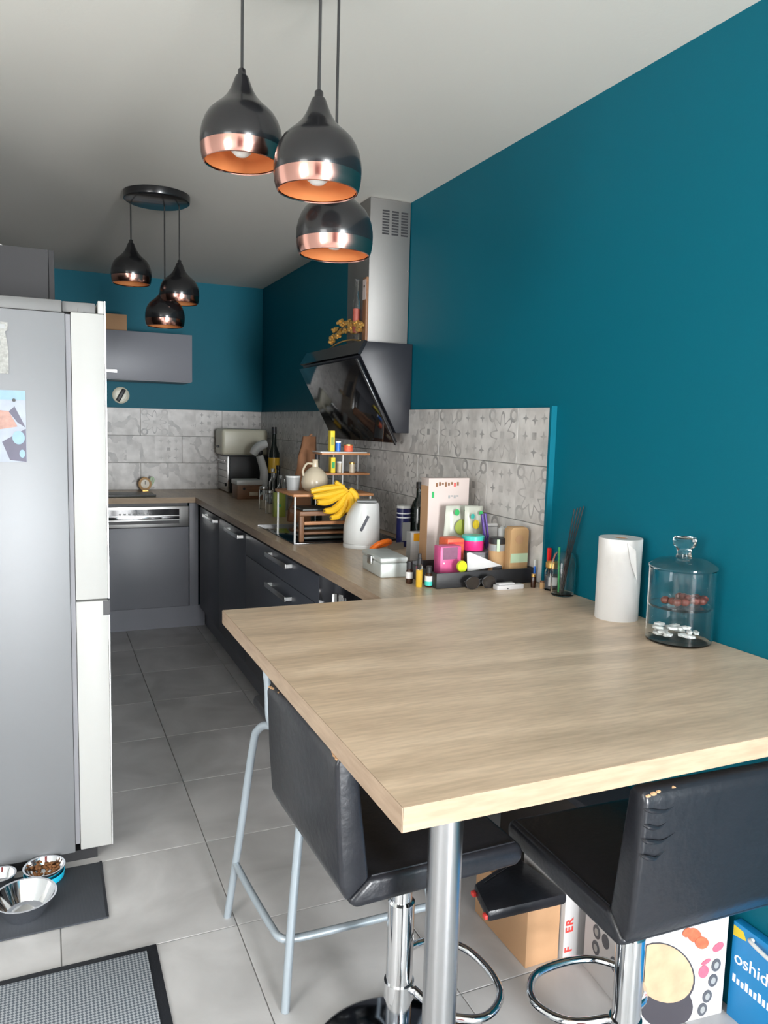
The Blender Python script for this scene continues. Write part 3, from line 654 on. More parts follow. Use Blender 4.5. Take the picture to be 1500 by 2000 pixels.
RX = Matrix.Rotation(PI/2, 4, 'X')
def face_y(x, y, z, rot): return Matrix.Translation(Vector((x, y, z))) @ RX @ Matrix.Rotation(rot, 4, 'Z')
q = on('y', -4.4026, 1116, 1858); 
for ch_, dz in (('F', 0), ('E', .058), ('R', .0785)): text_mesh('letter', ch_, .034, 'red', lb, face_y(q.x+.285, -4.4026+4.30, q.z+dz, PI/2), .0008)
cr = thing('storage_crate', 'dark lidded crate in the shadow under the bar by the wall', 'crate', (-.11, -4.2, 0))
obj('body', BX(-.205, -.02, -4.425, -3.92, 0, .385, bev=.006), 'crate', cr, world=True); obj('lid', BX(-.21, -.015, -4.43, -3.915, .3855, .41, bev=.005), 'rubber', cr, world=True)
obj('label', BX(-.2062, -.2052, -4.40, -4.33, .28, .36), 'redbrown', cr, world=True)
ab = thing('appliance_box', 'white appliance box with crepe pan and strawberry pictures by the wall', 'box', (-.148, -4.571, 0), -.10)
BH = .30
obj('carton', BX(-.122, .122, -.125, .125, 0, BH, bev=.002), 'boxwhite', ab)
yf = -.1255
def eprint(n, c, ra, rb, m, lift=0, rot=0):
    seg = 28; poly = []
    for k in range(seg):
        a = 2*PI*k/seg; u, v = ra*math.cos(a), rb*math.sin(a); poly.append((max(-.1215, min(.1215, c[0]+u*math.cos(rot)-v*math.sin(rot))), max(.001, c[1]+u*math.sin(rot)+v*math.cos(rot))))
    return obj(n, PR(poly, 'y', yf-.0009-lift, yf-.0001-lift), m, ab)
def eside(n, c, ra, rb, m):
    return obj(n, disc('x', (-.1227, c[0], c[1]), ra, rb, .0008), m, ab)
eprint('pan_picture', (-.050, .060), .088, .056, 'panprint', 0, -.55)
eprint('pan_rim', (-.066, .146), .112, .070, 'panprint', .0008, -.72)
eprint('crepe_picture', (-.066, .150), .106, .064, 'crepe', .0016, -.72)
eprint('strawberry_picture', (.018, .232), .026, .016, 'straw', 0, -.7); eprint('strawberry_picture', (.042, .208), .022, .015, 'straw', .0009, -.5); eprint('strawberry_picture', (-.004, .244), .014, .012, 'straw', .0009)
eprint('berry_picture', (.094, .186), .017, .011, 'pinkred', 0, .35); eprint('jam_picture', (.055, .128), .015, .017, 'pinkred', 0, .2); eprint('jam_lid_picture', (.060, .153), .014, .006, 'pinkred', 0, .3)
for k, (u, v) in enumerate(((.092, .138), (.086, .098), (.072, .058), (.060, .025))):
    eprint('icon', (u, v), .014, .017, 'iconprint', 0); eprint('icon_symbol', (u, v), .007, .009, 'greyplastic', .0009)
for (u, v) in ((.07, .135), (.07, .09), (.03, .135), (-.01, .1)): eside('icon', (u, v), .016, .019, 'iconprint'); eside('icon_symbol', (u, v), .0, .0, 'greyplastic') if False else None
for (u, v) in ((.07, .135), (.07, .09)): obj('icon_symbol', disc('x', (-.1235, u, v), .008, .010, .0008), 'greyplastic', ab)
bb = thing('blue_box', 'bright blue box with white lettering standing against the teal wall', 'box', (-.03, -4.95, 0))
obj('carton', BX(-.028, -.003, -5.20, -4.712, 0, .252, bev=.0015), 'blue', bb, world=True)
FX = Matrix.Rotation(-PI/2, 4, 'Z') @ Matrix.Rotation(PI/2, 4, 'X')   # text on a face that looks along -x
def face_x(x, y, z): return Matrix.Translation(Vector((x, y, z))-ORI[bb.name]) @ FX
text_mesh('lettering', 'oshid', .046, 'whiteprint', bb, face_x(-.0288, -4.722, .150), .0003)
for k in range(9): obj('small_print', BX(-.0288, -.0281, -4.722-.0125*k-.008, -4.722-.0125*k, .098-.0005*k, .112 if k % 3 else .118), 'whiteprint', bb, world=True)
obj('yellow_flash', PR([(-4.714, .215), (-4.752, .222), (-4.742, .240), (-4.714, .242)], 'x', -.0288, -.0281), 'yellow', bb, world=True)
obj('strap_handle', TB(smoothpath([(-.030, -4.772, .238), (-.044, -4.775, .242), (-.046, -4.81, .236), (-.044, -4.86, .228), (-.030, -4.87, .22)]), .005), 'white', bb, world=True)

# ------------------------------------------------------------------ things on the bar
c = on('z', CT, 1219, 1204)
pr = thing('paper_towel_roll', 'white paper towel roll standing on the bar by the wall', 'paper roll', (-.078, c.y, CT))
R_ = .0605; HT = .232
obj('roll', LT([(.020, .0), (R_, .0), (R_, HT), (.020, HT), (.020, 0)], seg=48, cap=False), 'paper', pr)
obj('core', LT([(.0195, .0), (.0195, HT-.002), (.018, HT-.002), (.018, 0), (.0195, 0)], seg=24, cap=False), 'card', pr)
bm = PR([(.0, .225), (.024, .205), (.032, .12), (.012, .17)], 'y', -R_-.0035, -R_-.002); bmesh.ops.transform(bm, matrix=Matrix.Rotation(-.42, 4, 'Z'), verts=bm.verts[:]); obj('loose_corner', bm, 'paper', pr)
jc = on('z', CT, 1331, 1248)
jar = thing('glass_jar', 'lidded clear glass jar with chocolates on its upper tier, on the bar', 'jar', (-.092, jc.y-.012, CT))
def shell(prof, t, **k):
    return LT(prof + [(max(r-t, 0), z) for r, z in reversed(prof)], cap=False, **k)
obj('jar_body', LT([(0, 0), (.072, 0), (.080, .005), (.081, .012), (.0815, .19), (.0795, .192), (.0795, .008), (.07, .0035), (0, .003)], seg=48, cap=False), 'glass', jar)
obj('inner_tier', LT([(0, .092), (.077, .092), (.0775, .095), (.077, .098), (0, .098)], seg=40, cap=False), 'glass', jar)
lid = obj('lid', LT([(.083, .193), (.083, .198), (.06, .212), (.02, .218), (.017, .228), (.019, .240), (.028, .250), (.030, .262), (.026, .270), (0, .273), (0, .270), (.024, .267), (.027, .26), (.025, .252), (.0165, .241), (.0145, .228), (.0175, .2155), (.058, .2095), (.0815, .196), (.083, .193)], seg=44, cap=False), 'glass', jar)
n = 0
for k in range(15):
    a = random.random()*2*PI; r = .062*math.sqrt(random.random())
    solo('chocolate', sph((jar.location.x+r*math.cos(a), jar.location.y+r*math.sin(a), CT+.110+.005*(k % 2)), .0115, 2, (1.1, .95, .9)), 'choc', 'dark reddish chocolate on the upper tier of the glass jar', 'chocolate', 'chocolates in the glass jar')
for k in range(20):  # flattened white lumps scattered over the jar bottom
    a = random.random()*2*PI; r = .058*math.sqrt(random.random()); b2 = sph((0, 0, 0), .011, 1, (1.5, .8, .6)); bmesh.ops.transform(b2, matrix=Matrix.Translation((jar.location.x+r*math.cos(a), jar.location.y+r*math.sin(a), CT+.020+.008*(k % 3))) @ Matrix.Rotation(a*3, 4, 'Z'), verts=b2.verts[:])
    solo('white_lump', b2, 'jarwhite', 'white lump on the bottom of the glass jar', 'sweet', 'white lumps in the glass jar')

# ------------------------------------------------------------------ worktop things, near group
def spec(pl, pr_, pt, y, zb=CT):
    """x range and height of something standing at depth y whose photo outline runs pl..pr_ with its top at pt"""
    a = on('y', y, pl, pt); b = on('y', y, pr_, pt); return a.x, b.x, a.z
def bottle(name, label, px, py, prof, m, cat='bottle', group=None):
    p = on('z', CT, px, py); t = thing(name, label, cat, (p.x, p.y, CT), 0, group); obj('body', LT(prof, seg=24), m, t); return t
# tray
TX0, TX1, TY0, TY1, TZ = -.405, -.020, -3.788, -3.545, CT+.052
tr = thing('storage_tray', 'shallow black plastic tray holding clutter on the worktop end', 'tray', (-.215, -3.665, CT))
obj('tray_base', BX(TX0+.006, TX1-.006, TY0+.006, TY1-.006, CT, CT+.004), 'dark', tr, world=True)
for a in ((TX0, TX1, TY0, TY0+.005), (TX0, TX1, TY1-.005, TY1), (TX0, TX0+.005, TY0+.005, TY1-.005), (TX1-.005, TX1, TY0+.005, TY1-.005)):
    obj('tray_wall', BX(*a, CT+.0005, TZ, bev=.0015), 'dark', tr, world=True)
ZB = CT+.0045
# three little bottles
t = bottle('dropper_bottle', 'small brown bottle with white label and black cap beside the tin', 799, 1139, [(0, 0), (.011, 0), (.0125, .003), (.0125, .042), (.008, .050), (0, .050)], 'brownglass')
obj('cap', LT([(.010, .050), (.010, .076), (0, .076)], seg=20), 'dark', t); obj('label', LT([(.0128, .018), (.0128, .040)], seg=24, cap=False), 'paper', t)
t = bottle('pump_bottle', 'slim clear bottle of amber oil with black pump', 818, 1146, [(0, 0), (.0105, 0), (.011, .003), (.011, .058), (0, .058)], 'amber')
obj('shoulder', LT([(.0115, .0585), (.0115, .070), (.007, .076), (0, .076)], seg=20), 'glass', t); obj('pump', LT([(.0075, .0762), (.0075, .096), (.006, .098), (.006, .112), (0, .112)], seg=16), 'dark', t)
t = bottle('dropper_bottle', 'small dark bottle with white and turquoise label in front of the tray', 837, 1146, [(0, 0), (.012, 0), (.0135, .003), (.0135, .040), (.009, .047), (0, .047)], 'brownglass')
obj('cap', LT([(.0105, .047), (.0105, .068), (.009, .070), (0, .070)], seg=20), 'dark', t); obj('label', LT([(.0138, .020), (.0138, .038)], seg=24, cap=False), 'paper', t); obj('label_band', LT([(.0139, .006), (.0139, .020)], seg=24, cap=False), 'teal_lid', t)
# tin
tn = thing('metal_tin', 'pale grey metal tin box with hinged lid between kettle and little bottles', 'tin', (-.455, -3.475, CT), -.06)
obj('body', BX(-.05, .05, -.10, .10, .0, .052, bev=.006, seg=3), 'tinmetal', tn); obj('lid', BX(-.052, .052, -.102, .102, .0525, .072, bev=.006, seg=3), 'tinmetal', tn)
obj('latch', BX(-.06, -.052, -.02, .02, .035, .066, bev=.002), 'steel', tn); obj('hinge', TB([(-.04, .104, .055), (.03, .104, .055)], .004, seg=8), 'steel', tn)
# kettle
kx = on('z', CT, 700, 1062)
kt = thing('electric_kettle', 'white plastic electric kettle on the worktop', 'kettle', (kx.x-.018, kx.y-.078, CT), -.35)
obj('base_plate', LT([(0, 0), (.079, 0), (.081, .006), (.079, .018), (0, .018)], seg=40), 'white', kt)
bm = LT([(0, .019), (.078, .019), (.080, .03), (.079, .09), (.077, .14), (.075, .18), (.070, .196), (0, .198)], seg=48)
for v in bm.verts:                       # the pouring side sweeps back in a curve towards the lid
    if v.co.x < 0 and v.co.z > .08: v.co.x *= 1-.62*((v.co.z-.08)/.12)**2.2
obj('body', bm, 'white', kt)
obj('lid', BX(-.025, .062, -.045, .045, .1985, .2065, bev=.004), 'greyplastic', kt)
obj('handle', TB(smoothpath([(.012, .060, .185), (.012, .090, .186), (.012, .104, .16), (.012, .103, .10), (.012, .092, .06), (.012, .072, .05)], 6), .010), 'white', kt)
bm = BX(-.006, .006, -.0815, -.076, -.036, .036, bev=.002); bmesh.ops.transform(bm, matrix=Matrix.Rotation(.12, 4, 'Z') @ Matrix.Translation((0, 0, .112)) @ Matrix.Rotation(.45, 4, 'Y'), verts=bm.verts[:])
obj('water_gauge', bm, 'iconprint', kt)
# orange scissors
sp_ = on('z', CT+.02, 752, 1068)
sz = thing('orange_scissors', 'scissors with bright orange handles lying behind the tin', 'scissors', (sp_.x-.005, sp_.y+.02, CT), .2)
obj('handle', TB(smoothpath([(-.05, 0, .013), (-.032, -.018, .034), (.012, -.022, .044), (.040, 0, .034), (.02, .02, .022), (-.03, .018, .016)], 5, closed=True), .011, closed=True), 'orange', sz)
obj('blade', BX(.035, .11, -.006, .006, .001, .030), 'steel', sz)
# navy can, wine bottle
def can(name, label, cat, px, y, w, pt, m): 
    a = on('y', y, px, pt); t = thing(name, label, cat, (a.x, y, CT)); return t, a.z-CT, w/2
t, h, r = can('coffee_tin', 'navy blue canister with white rim beside the dark bottle', 'tin', 789, -2.93, .0, 987, 'navy'); r = .031
obj('body', LT([(0, 0), (r, 0), (r, h-.012), (0, h-.012)], seg=32), 'navy', t); obj('rim', LT([(r+.0015, h-.0118), (r+.0015, h), (0, h)], seg=32), 'white', t)
for z in (h*.80, h*.70): obj('stripe', LT([(r+.0005, z), (r+.0005, z+.005)], seg=32, cap=False), 'whiteprint', t)
bm = PR([(-.018, h*.15), (.018, h*.15), (.018, h*.6), (-.018, h*.6)], 'y', -r-.003, -r+.004); obj('label', bm, 'greyplastic', t)
p = on('y', -2.98, 815, 943)
wbt = thing('wine_bottle', 'dark green glass bottle standing behind the carton', 'bottle', (-.055, -2.94, CT)); hh = p.z-CT
obj('bottle', LT([(0, 0), (.036, 0), (.037, .005), (.037, hh*.58), (.030, hh*.68), (.0145, hh*.76), (.0135, hh*.9), (.0155, hh*.91), (.0155, hh*.93), (0, hh*.93)], seg=28), 'wineglass', wbt); obj('cap', LT([(.0158, hh*.90), (.0158, hh), (0, hh)], seg=20), 'dark', wbt)
# carton
x0, x1, zt = spec(838, 917, 934, -3.40)
ct_ = thing('gift_carton', 'tall blush white carton with green leaf mark leaning by the tiles', 'box', ((x0+x1)/2, -3.36, CT))
obj('carton', BX(x0, x1, -3.40, -3.335, CT, zt, bev=.0015), 'blush', ct_, world=True)
obj('side_print', BX(x0-.0006, x0-.0001, -3.398, -3.337, CT+.01, zt-.03), 'card', ct_, world=True)
obj('print', BX(x0+.014, x0+.024, -3.4008, -3.4002, zt-.075, zt-.052), 'green', ct_, world=True)
for k in range(8): obj('small_print', BX(x0+.030+k*.013, x0+.038+k*.013, -3.4008, -3.4002, zt-.033+.004*(k % 3), zt-.018+.003*(k % 2)), 'walnut' if k != 6 else 'red', ct_, world=True)
for k in range(4): obj('small_print', BX(x0+.085+k*.012, x0+.093+k*.012, -3.4008, -3.4002, zt-.078+.006*(k % 2), zt-.066), 'greyplastic', ct_, world=True)
# orange-topped pack
x0, x1, zt = spec(803, 838, 1040, -3.28)
t = thing('tea_pack', 'small white pack with orange top stripe in front of the carton', 'box', ((x0+x1)/2, -3.26, CT))
obj('carton', BX(x0, x1, -3.28, -3.24, CT, zt, bev=.001), 'boxwhite', t, world=True); obj('stripe', BX(x0+.012, x1-.002, -3.2808, -3.2801, zt-.035, zt-.004), 'orangeprint', t, world=True); obj('side', BX(x0-.0007, x0-.0001, -3.279, -3.241, CT+.002, zt-.002), 'greyplastic', t, world=True)
# citrus pouches
def pouch(label, pl, pr_, pt, y, lean, spots):
    x0, x1, zt = spec(pl, pr_, pt, y); h = zt-CT; w = x1-x0; xc = (x0+x1)/2
    t = thing('citrus_pouch', label, 'pouch', (xc, y, CT))
    bm = NB(); n = 8; F_, B_ = [], []
    for j in range(n+1):
        v = j/n; th = .018*math.sin(PI*min(1, v*1.02))**.6*(1-v*.6)+.0012; ww = w/2*(1-.04*math.sin(PI*v)); sx = lean*v
        F_.append([bm.verts.new((sx+ww*s, -th*(1-abs(s)**2*.8), h*v)) for s in (-1, -.5, 0, .5, 1)]); B_.append([bm.verts.new((sx+ww*s, th*(1-abs(s)**2*.8), h*v)) for s in (-1, -.5, 0, .5, 1)])
    for j in range(n):
        for i in range(4):
            bm.faces.new((F_[j][i], F_[j][i+1], F_[j+1][i+1], F_[j+1][i])); bm.faces.new((B_[j][i+1], B_[j][i], B_[j+1][i], B_[j+1][i+1]))
        bm.faces.new((F_[j][0], F_[j+1][0], B_[j+1][0], B_[j][0])); bm.faces.new((F_[j][4], B_[j][4], B_[j+1][4], F_[j+1][4]))
    bm.faces.new(F_[0][::-1]+B_[0]); bm.faces.new(F_[n]+B_[n][::-1])
    obj('pouch', bm, 'lemonpack', t)
    for (u, v, ra, rb, m) in spots: obj('print', disc('y', (w*u+lean*v, -.021, h*v), ra, rb, .0012), m, t)
    return t
pouch('white citrus pouch with green fruit print leaning before the carton', 862, 925, 988, -3.455, .02, [(-.02, .66, .030, .030, 'olive'), (.1, .36, .02, .015, 'orange'), (-.22, .90, .010, .012, 'green'), (.12, .93, .018, .005, 'green')])
pouch('white citrus pouch with yellow lemon print behind the pink tin', 908, 943, 989, -3.50, .0, [(0, .72, .014, .017, 'yellow'), (.25, .90, .008, .008, 'green'), (-.2, .85, .008, .01, 'teal_lid')])
# pink round tin on a grey lidded bowl (in the tray)
gx = on('y', -3.60, 932, 1080)
gb = thing('grey_bowl', 'round grey lidded container in the tray under the pink tin', 'bowl', (gx.x, -3.605, ZB))
obj('body', LT([(0, 0), (.040, 0), (.050, .02), (.052, .075), (0, .075)], seg=36), 'glassgrey' if 'glassgrey' in K else 'greyplastic', gb); obj('lid', LT([(.054, .0755), (.054, .085), (0, .088)], seg=36), 'gasket', gb)
pt_ = thing('round_tin', 'hot pink round tin with turquoise lid on the grey container', 'tin', (on('y', -3.60, 923, 1045).x, -3.605, ZB+.0885))
obj('body', LT([(0, 0), (.038, 0), (.040, .003), (.040, .036), (0, .036)], seg=40), 'pink', pt_); obj('lid', LT([(.0415, .0362), (.0415, .050), (.038, .053), (0, .0535)], seg=40), 'teal_lid', pt_)
# pink pack with mauve window
x0, x1, zt = spec(861, 902, 1068, -3.70); zt = max(zt, ZB+.09)
t = thing('pink_pack', 'glossy pink pack with mauve window standing in the tray', 'pack', ((x0+x1)/2, -3.68, ZB))
obj('pack', BX(x0, x1, -3.70, -3.65, ZB, zt, bev=.004), 'pinkpack', t, world=True); obj('window', BX(x0+.010, x1-.016, -3.7012, -3.7002, zt-.045, zt-.004, bev=.0004, seg=1), 'mauve', t, world=True)
obj('dot', disc('y', (x0+.014, -3.7014, zt-.058), .003, .003, .001), 'whiteprint', t, world=True)
x0, x1, zt = spec(872, 905, 1052, -3.63)
t = thing('red_pack', 'flat orange-red packet lying behind the pink pack', 'pack', ((x0+x1)/2, -3.60, ZB)); obj('pack', BX(x0, x1, -3.64, -3.57, ZB, zt, bev=.006), 'straw', t, world=True); obj('fold', BX(x0+.004, x1-.004, -3.6412, -3.6402, zt-.02, zt-.012), 'red', t, world=True)
# clips
def clip(label, px, pt, y, h, m, rot, zb=None, group=None):
    a = on('y', y, px, pt); z0 = a.z-h if zb is None else zb
    t = thing('bag_clip', label, 'clip', (a.x, y, z0)); bm1 = BX(-.010, -.003, -.006, .006, 0, h, bev=.002); bm2 = BX(.003, .010, -.006, .006, 0, h, bev=.002); bm3 = BX(-.004, .004, -.004, .004, h*.15, h*.3, bev=.001)
    for n, b in (('arm', bm1), ('arm', bm2), ('hinge', bm3)):
        bmesh.ops.rotate(b, verts=b.verts[:], cent=(0, 0, 0), matrix=Matrix.Rotation(rot, 3, 'Y')); obj(n, b, m, t)
    return t
t = thing('lime_clip', 'round lime green bag clip leaning on the tray front', 'clip', (on('y', -3.745, 902, 1105).x, -3.745, ZB))
obj('grip', disc('y', (0, 0, .058), .017, .020, .012), 'lime', t); obj('ring', LT([(.008, 0), (.008, .003)], seg=16), 'lime', t); obj('stem', BX(-.006, .006, -.005, .005, .003, .045, bev=.002), 'lime', t)
# receipt
rc = NB(); a = on('y', -3.735, 912, 1080); b = on('y', -3.735, 972, 1112); z0 = TZ+.006
prism(rc, [(a.x, a.z), (a.x+.012, a.z+.0015), (b.x+.015, TZ+.004), (a.x+.004, TZ-.010)], 'y', -3.7365, -3.7345)
rcpt = solo('paper_receipt', rc, 'paperblue' if 'paperblue' in K else 'paper', 'folded white paper slip sticking up from the tray', 'paper')
# jar with black lid, green strip
jx = on('y', -3.70, 977, 1080)
t = thing('cosmetic_jar', 'jar with black lid and kraft label in the tray next to the kraft bag', 'jar', (jx.x-.012, -3.695, ZB))
hz = on('y', -3.70, 977, 1050).z-ZB
obj('body', LT([(0, 0), (.026, 0), (.028, .004), (.028, hz-.024), (.024, hz-.021), (0, hz-.021)], seg=32), 'kraft', t); obj('lid', LT([(.030, hz-.0205), (.030, hz-.002), (.028, hz), (0, hz)], seg=32), 'dark', t)
obj('neck_band', LT([(.0285, hz-.045), (.0285, hz-.022)], seg=32, cap=False), 'greyplastic', t)
bm = BX(-.016, .016, -.0305, -.027, .012, .048, bev=.001); bmesh.ops.rotate(bm, verts=bm.verts[:], cent=(0, 0, 0), matrix=Matrix.Rotation(-.4, 3, 'Z')); obj('label', bm, 'dark', t)
bm = BX(-.005, .005, -.0325, -.0300, hz-.045, hz-.003); bmesh.ops.rotate(bm, verts=bm.verts[:], cent=(0, 0, 0), matrix=Matrix.Rotation(-.4, 3, 'Z')); obj('seal_strip', bm, 'mintprint', t)
# kraft bag
x0, x1, zt = spec(1003, 1040, 1030, -3.745); x1 = min(x1, -.027); x0 = x1-.076
t = thing('kraft_bag', 'upright kraft paper bag with mint band at the tray end', 'bag', ((x0+x1)/2, -3.73, ZB))
bm = NB(); prism(bm, [(x0, ZB), (x1, ZB), (x1, zt-.012), (x1-.010, zt), (x0+.012, zt), (x0+.002, zt-.010)], 'y', -3.752, -3.710, bev=.002); obj('bag', bm, 'kraft', t, world=True)
obj('mint_band', BX(x0+.004, x1-.002, -3.7535, -3.7525, ZB+.062, ZB+.094), 'mintprint', t, world=True); obj('emblem', disc('y', ((x0+x1)/2, -3.753, zt-.042), .016, .016, .001), 'card', t, world=True)
# white sachets, purple & lime clips behind
x0, x1, zt = spec(949, 969, 1022, -3.56); x0, x1 = -.098, -.042
t = thing('white_sachet', 'white paper sachet in the tray between pink tin and black-lidded jar', 'sachet', ((x0+x1)/2, -3.62, ZB)); obj('sachet', BX(x0, x1, -3.572, -3.556, ZB, zt, bev=.003), 'paper', t, world=True); obj('fold', BX(x0, x1, -3.5732, -3.5722, zt-.012, zt-.009), 'greyplastic', t, world=True)
clip('purple bag clip leaning above the white sachet', 955, 1002, -3.60, .13, 'purple', -.18)
t = thing('white_tube', 'small white tube standing behind the black-lidded jar', 'tube', (on('y', -3.66, 981, 1040).x, -3.655, ZB)); hq = on('y', -3.66, 981, 1027).z-ZB
obj('tube', LT([(0, 0), (.011, 0), (.012, .01), (.012, hq-.01), (0, hq)], seg=20), 'white', t); obj('cap', LT([(.0125, 0.001), (.0125, .02)], seg=20, cap=False), 'greyplastic', t)
clip('yellow-green bag clip upright beside the kraft bag', 996, 1007, -3.68, .14, 'lime', .0, ZB)
# sunglasses
g0 = on('z', CT, 912, 1152); g1 = on('z', CT, 968, 1150)
sg = thing('sunglasses', 'dark sunglasses lying folded in front of the tray', 'glasses', ((g0.x+g1.x)/2, (g0.y+g1.y)/2+.004, CT)); 
for s in (-1, 1):
    ring = [(s*.031+.026*math.cos(k*2*PI/20), -.002*math.cos(k), .023+.021*math.sin(k*2*PI/20)) for k in range(20)]
    fr_ = obj('frame', TB(ring, .0018, seg=6, closed=True), 'dark', sg); obj('lens', disc('y', (s*.031, 0, .023), .0255, .0205, .0015), 'lens', sg)
    obj('temple', TB(smoothpath([(s*.057, 0, .028), (s*.052, .008, .026), (-s*.03, .012, .012), (-s*.05, .012, .006)]), .002, seg=6), 'dark', sg)
obj('bridge', TB(smoothpath([(-.008, 0, .03), (0, -.001, .034), (.008, 0, .03)]), .002, seg=6), 'dark', sg)
w0 = on('z', CT, 972, 1154); w1_ = on('z', CT, 1034, 1154)
t = thing('white_case', 'small flat white packet lying before the tray beside the sunglasses', 'packet', ((w0.x+w1_.x)/2, w0.y+.014, CT)); ww = (w1_.x-w0.x)/2
obj('packet', BX(-ww, ww, -.012, .016, .0, .016, bev=.002), 'boxwhite', t); obj('lid', BX(-ww+.008, ww-.034, -.008, .012, .0162, .022, bev=.001), 'boxwhite', t); obj('mark', BX(-.014, -.008, -.0125, -.0118, .003, .006), 'dark', t)
# small jars and things at the tray end
def small_jar(label, px, py, r, h, m, lidm, extra=None, name='small_jar'):
    p = on('z', CT, px, py); x = min(p.x, -.006-r); t = thing(name, label, 'jar', (x, p.y, CT)); obj('body', LT([(0, 0), (r*.95, 0), (r, .003), (r, h*.72), (r*.85, h*.8), (0, h*.8)], seg=24), m, t); obj('lid', LT([(r*.9, h*.802), (r*.9, h), (0, h)], seg=24), lidm, t); return t
t = small_jar('tiny dark jar with gold band lid at the end of the tray', 1041, 1147, .0085, .046, 'brownglass', 'gold')
t = small_jar('little wooden pot in front of the lantern jar', 1058, 1149, .0075, .026, 'kraft', 'walnut')
t = thing('blue_marker', 'blue and white marker standing at the tray corner', 'pen', (-.022-.008, -3.80, CT)); obj('barrel', LT([(0, 0), (.004, 0), (.004, .06), (0, .06)], seg=12), 'blueplastic', t); obj('cap', LT([(.0042, .0602), (.0042, .082), (0, .085)], seg=12), 'white', t)
p = on('x', -.035, 1070, 1135)
ln = thing('lantern_jar', 'small glass jar with brassy clip lid and grey label beside the cloche', 'jar', (-.035, -3.905, CT))
obj('body', LT([(0, 0), (.022, 0), (.024, .004), (.024, .062), (.018, .072), (.016, .072), (.022, .06), (.022, .006), (0, .004)], seg=28, cap=False), 'glass', ln); obj('filling', LT([(0, .0045), (.021, .0065), (.021, .05), (0, .05)], seg=24), 'iconprint', ln)
obj('lid', LT([(.018, .0722), (.021, .076), (.021, .092), (.016, .098), (0, .10)], seg=28), 'gold', ln); bm = BX(-.014, .014, -.026, -.0235, .018, .046); bmesh.ops.rotate(bm, verts=bm.verts[:], cent=(0, 0, 0), matrix=Matrix.Rotation(-.45, 3, 'Z')); obj('label', bm, 'paper', ln)
t = thing('red_lighter', 'red and black lighter wand standing behind the lantern jar', 'lighter', (-.022, -3.868, CT)); obj('wand', LT([(0, 0), (.005, 0), (.005, .085), (0, .085)], seg=12), 'dark', t); obj('grip', BX(-.007, .007, -.005, .005, .0852, .135, bev=.003), 'redplastic', t)
# glass cloche with reeds
cl = thing('glass_carafe', 'tall clear glass carafe holding a black reed bundle beside the teal wall', 'vase', (-.048, -3.985, CT))
obj('vase', LT([(0, 0), (.034, 0), (.038, .004), (.0395, .03), (.0395, .105), (.032, .132), (.024, .141), (.022, .141), (.030, .130), (.0375, .104), (.0375, .03), (.035, .008), (0, .006)], seg=36, cap=False), 'glass', cl)
rd = thing('reed_bundle', 'dark reed sticks leaning out of the glass carafe', 'sticks', (-.048, -3.985, CT+.0065))
for k in range(4): obj('reed', TB([(-.012+.003*k, -.004*(k % 2), .0005), (.004+.003*k, -.002-.003*k, .12), (.018+.005*k, -.014-.009*k, .275+.004*k)], .0022, seg=6), 'dark', rd)
t = thing('green_straw', 'short green straw in the glass carafe', 'straw', (-.054, -3.972, CT+.0065)); obj('straw', TB([(0, 0, 0), (-.004, .002, .120)], .0035, seg=8), 'green', t); obj('tip', TB([(-.004, .002, .1202), (-.004, .0022, .148)], .0038, seg=8), 'green', t)

# ------------------------------------------------------------------ hob and rack group
hb = thing('induction_hob', 'black glass hob set in the worktop under the cooker hood', 'hob', (-.33, -2.45, CT))
obj('glass', BX(-.585, -.075, -2.785, -2.17, CT, CT+.005, bev=.001), 'blackglass', hb, world=True); obj('trim', BX(-.586, -.30, -2.169, -2.163, CT, CT+.007), 'steel', hb, world=True)
rk = thing('shelf_rack', 'wooden-topped rack on thin white legs bridging the boards by the hob', 'rack', (-.385, -2.60, CT+.0055))
RZ = CT+.0055; SX0, SX1, SY0, SY1, SZ = -.585, -.205, -2.775, -2.48, 1.140
obj('shelf_board', BX(SX0, SX1, SY0, SY1, SZ-.012, SZ, bev=.002), 'rackwood', rk, world=True)
for (x, y) in ((SX0+.012, SY0+.012), (SX1-.012, SY0+.012), (SX0+.012, SY1-.012), (SX1-.012, SY1-.012)): obj('leg', TB([(x, y, RZ), (x, y, SZ-.0125)], .0045, seg=10), 'white', rk, world=True)
cbk = thing('board_holder', 'dark walnut stand of chopping boards under the rack', 'board stand', (-.40, -2.63, RZ))
obj('side', BX(-.548, -.528, -2.755, -2.735, RZ, RZ+.115, bev=.002), 'walnut', cbk, world=True); obj('side', BX(-.27, -.25, -2.755, -2.735, RZ, RZ+.115, bev=.002), 'walnut', cbk, world=True)
obj('top_bar', BX(-.548, -.25, -2.755, -2.60, RZ+.1155, RZ+.135, bev=.002), 'walnut', cbk, world=True); obj('mid_bar', BX(-.527, -.271, -2.755, -2.74, RZ+.075, RZ+.09, bev=.002), 'rackwood', cbk, world=True)
for k, m in enumerate(('greyboard', 'walnut', 'greyboard')):
    bm = BX(-.52, -.285, -2.73, -2.56, RZ+.006+.022*k, RZ+.018+.022*k, bev=.003); 
    solo('chopping_board', bm, m, ('dark slate board at the bottom of the board stand', 'walnut chopping board in the middle of the board stand', 'dark slate board on top in the board stand')[k], 'board')
solo('oven_tray', BX(-.53, -.26, -2.74, -2.58, RZ+.1355, RZ+.145, bev=.002), 'greyboard', 'dark flat tray lying on the board stand under the shelf', 'tray')
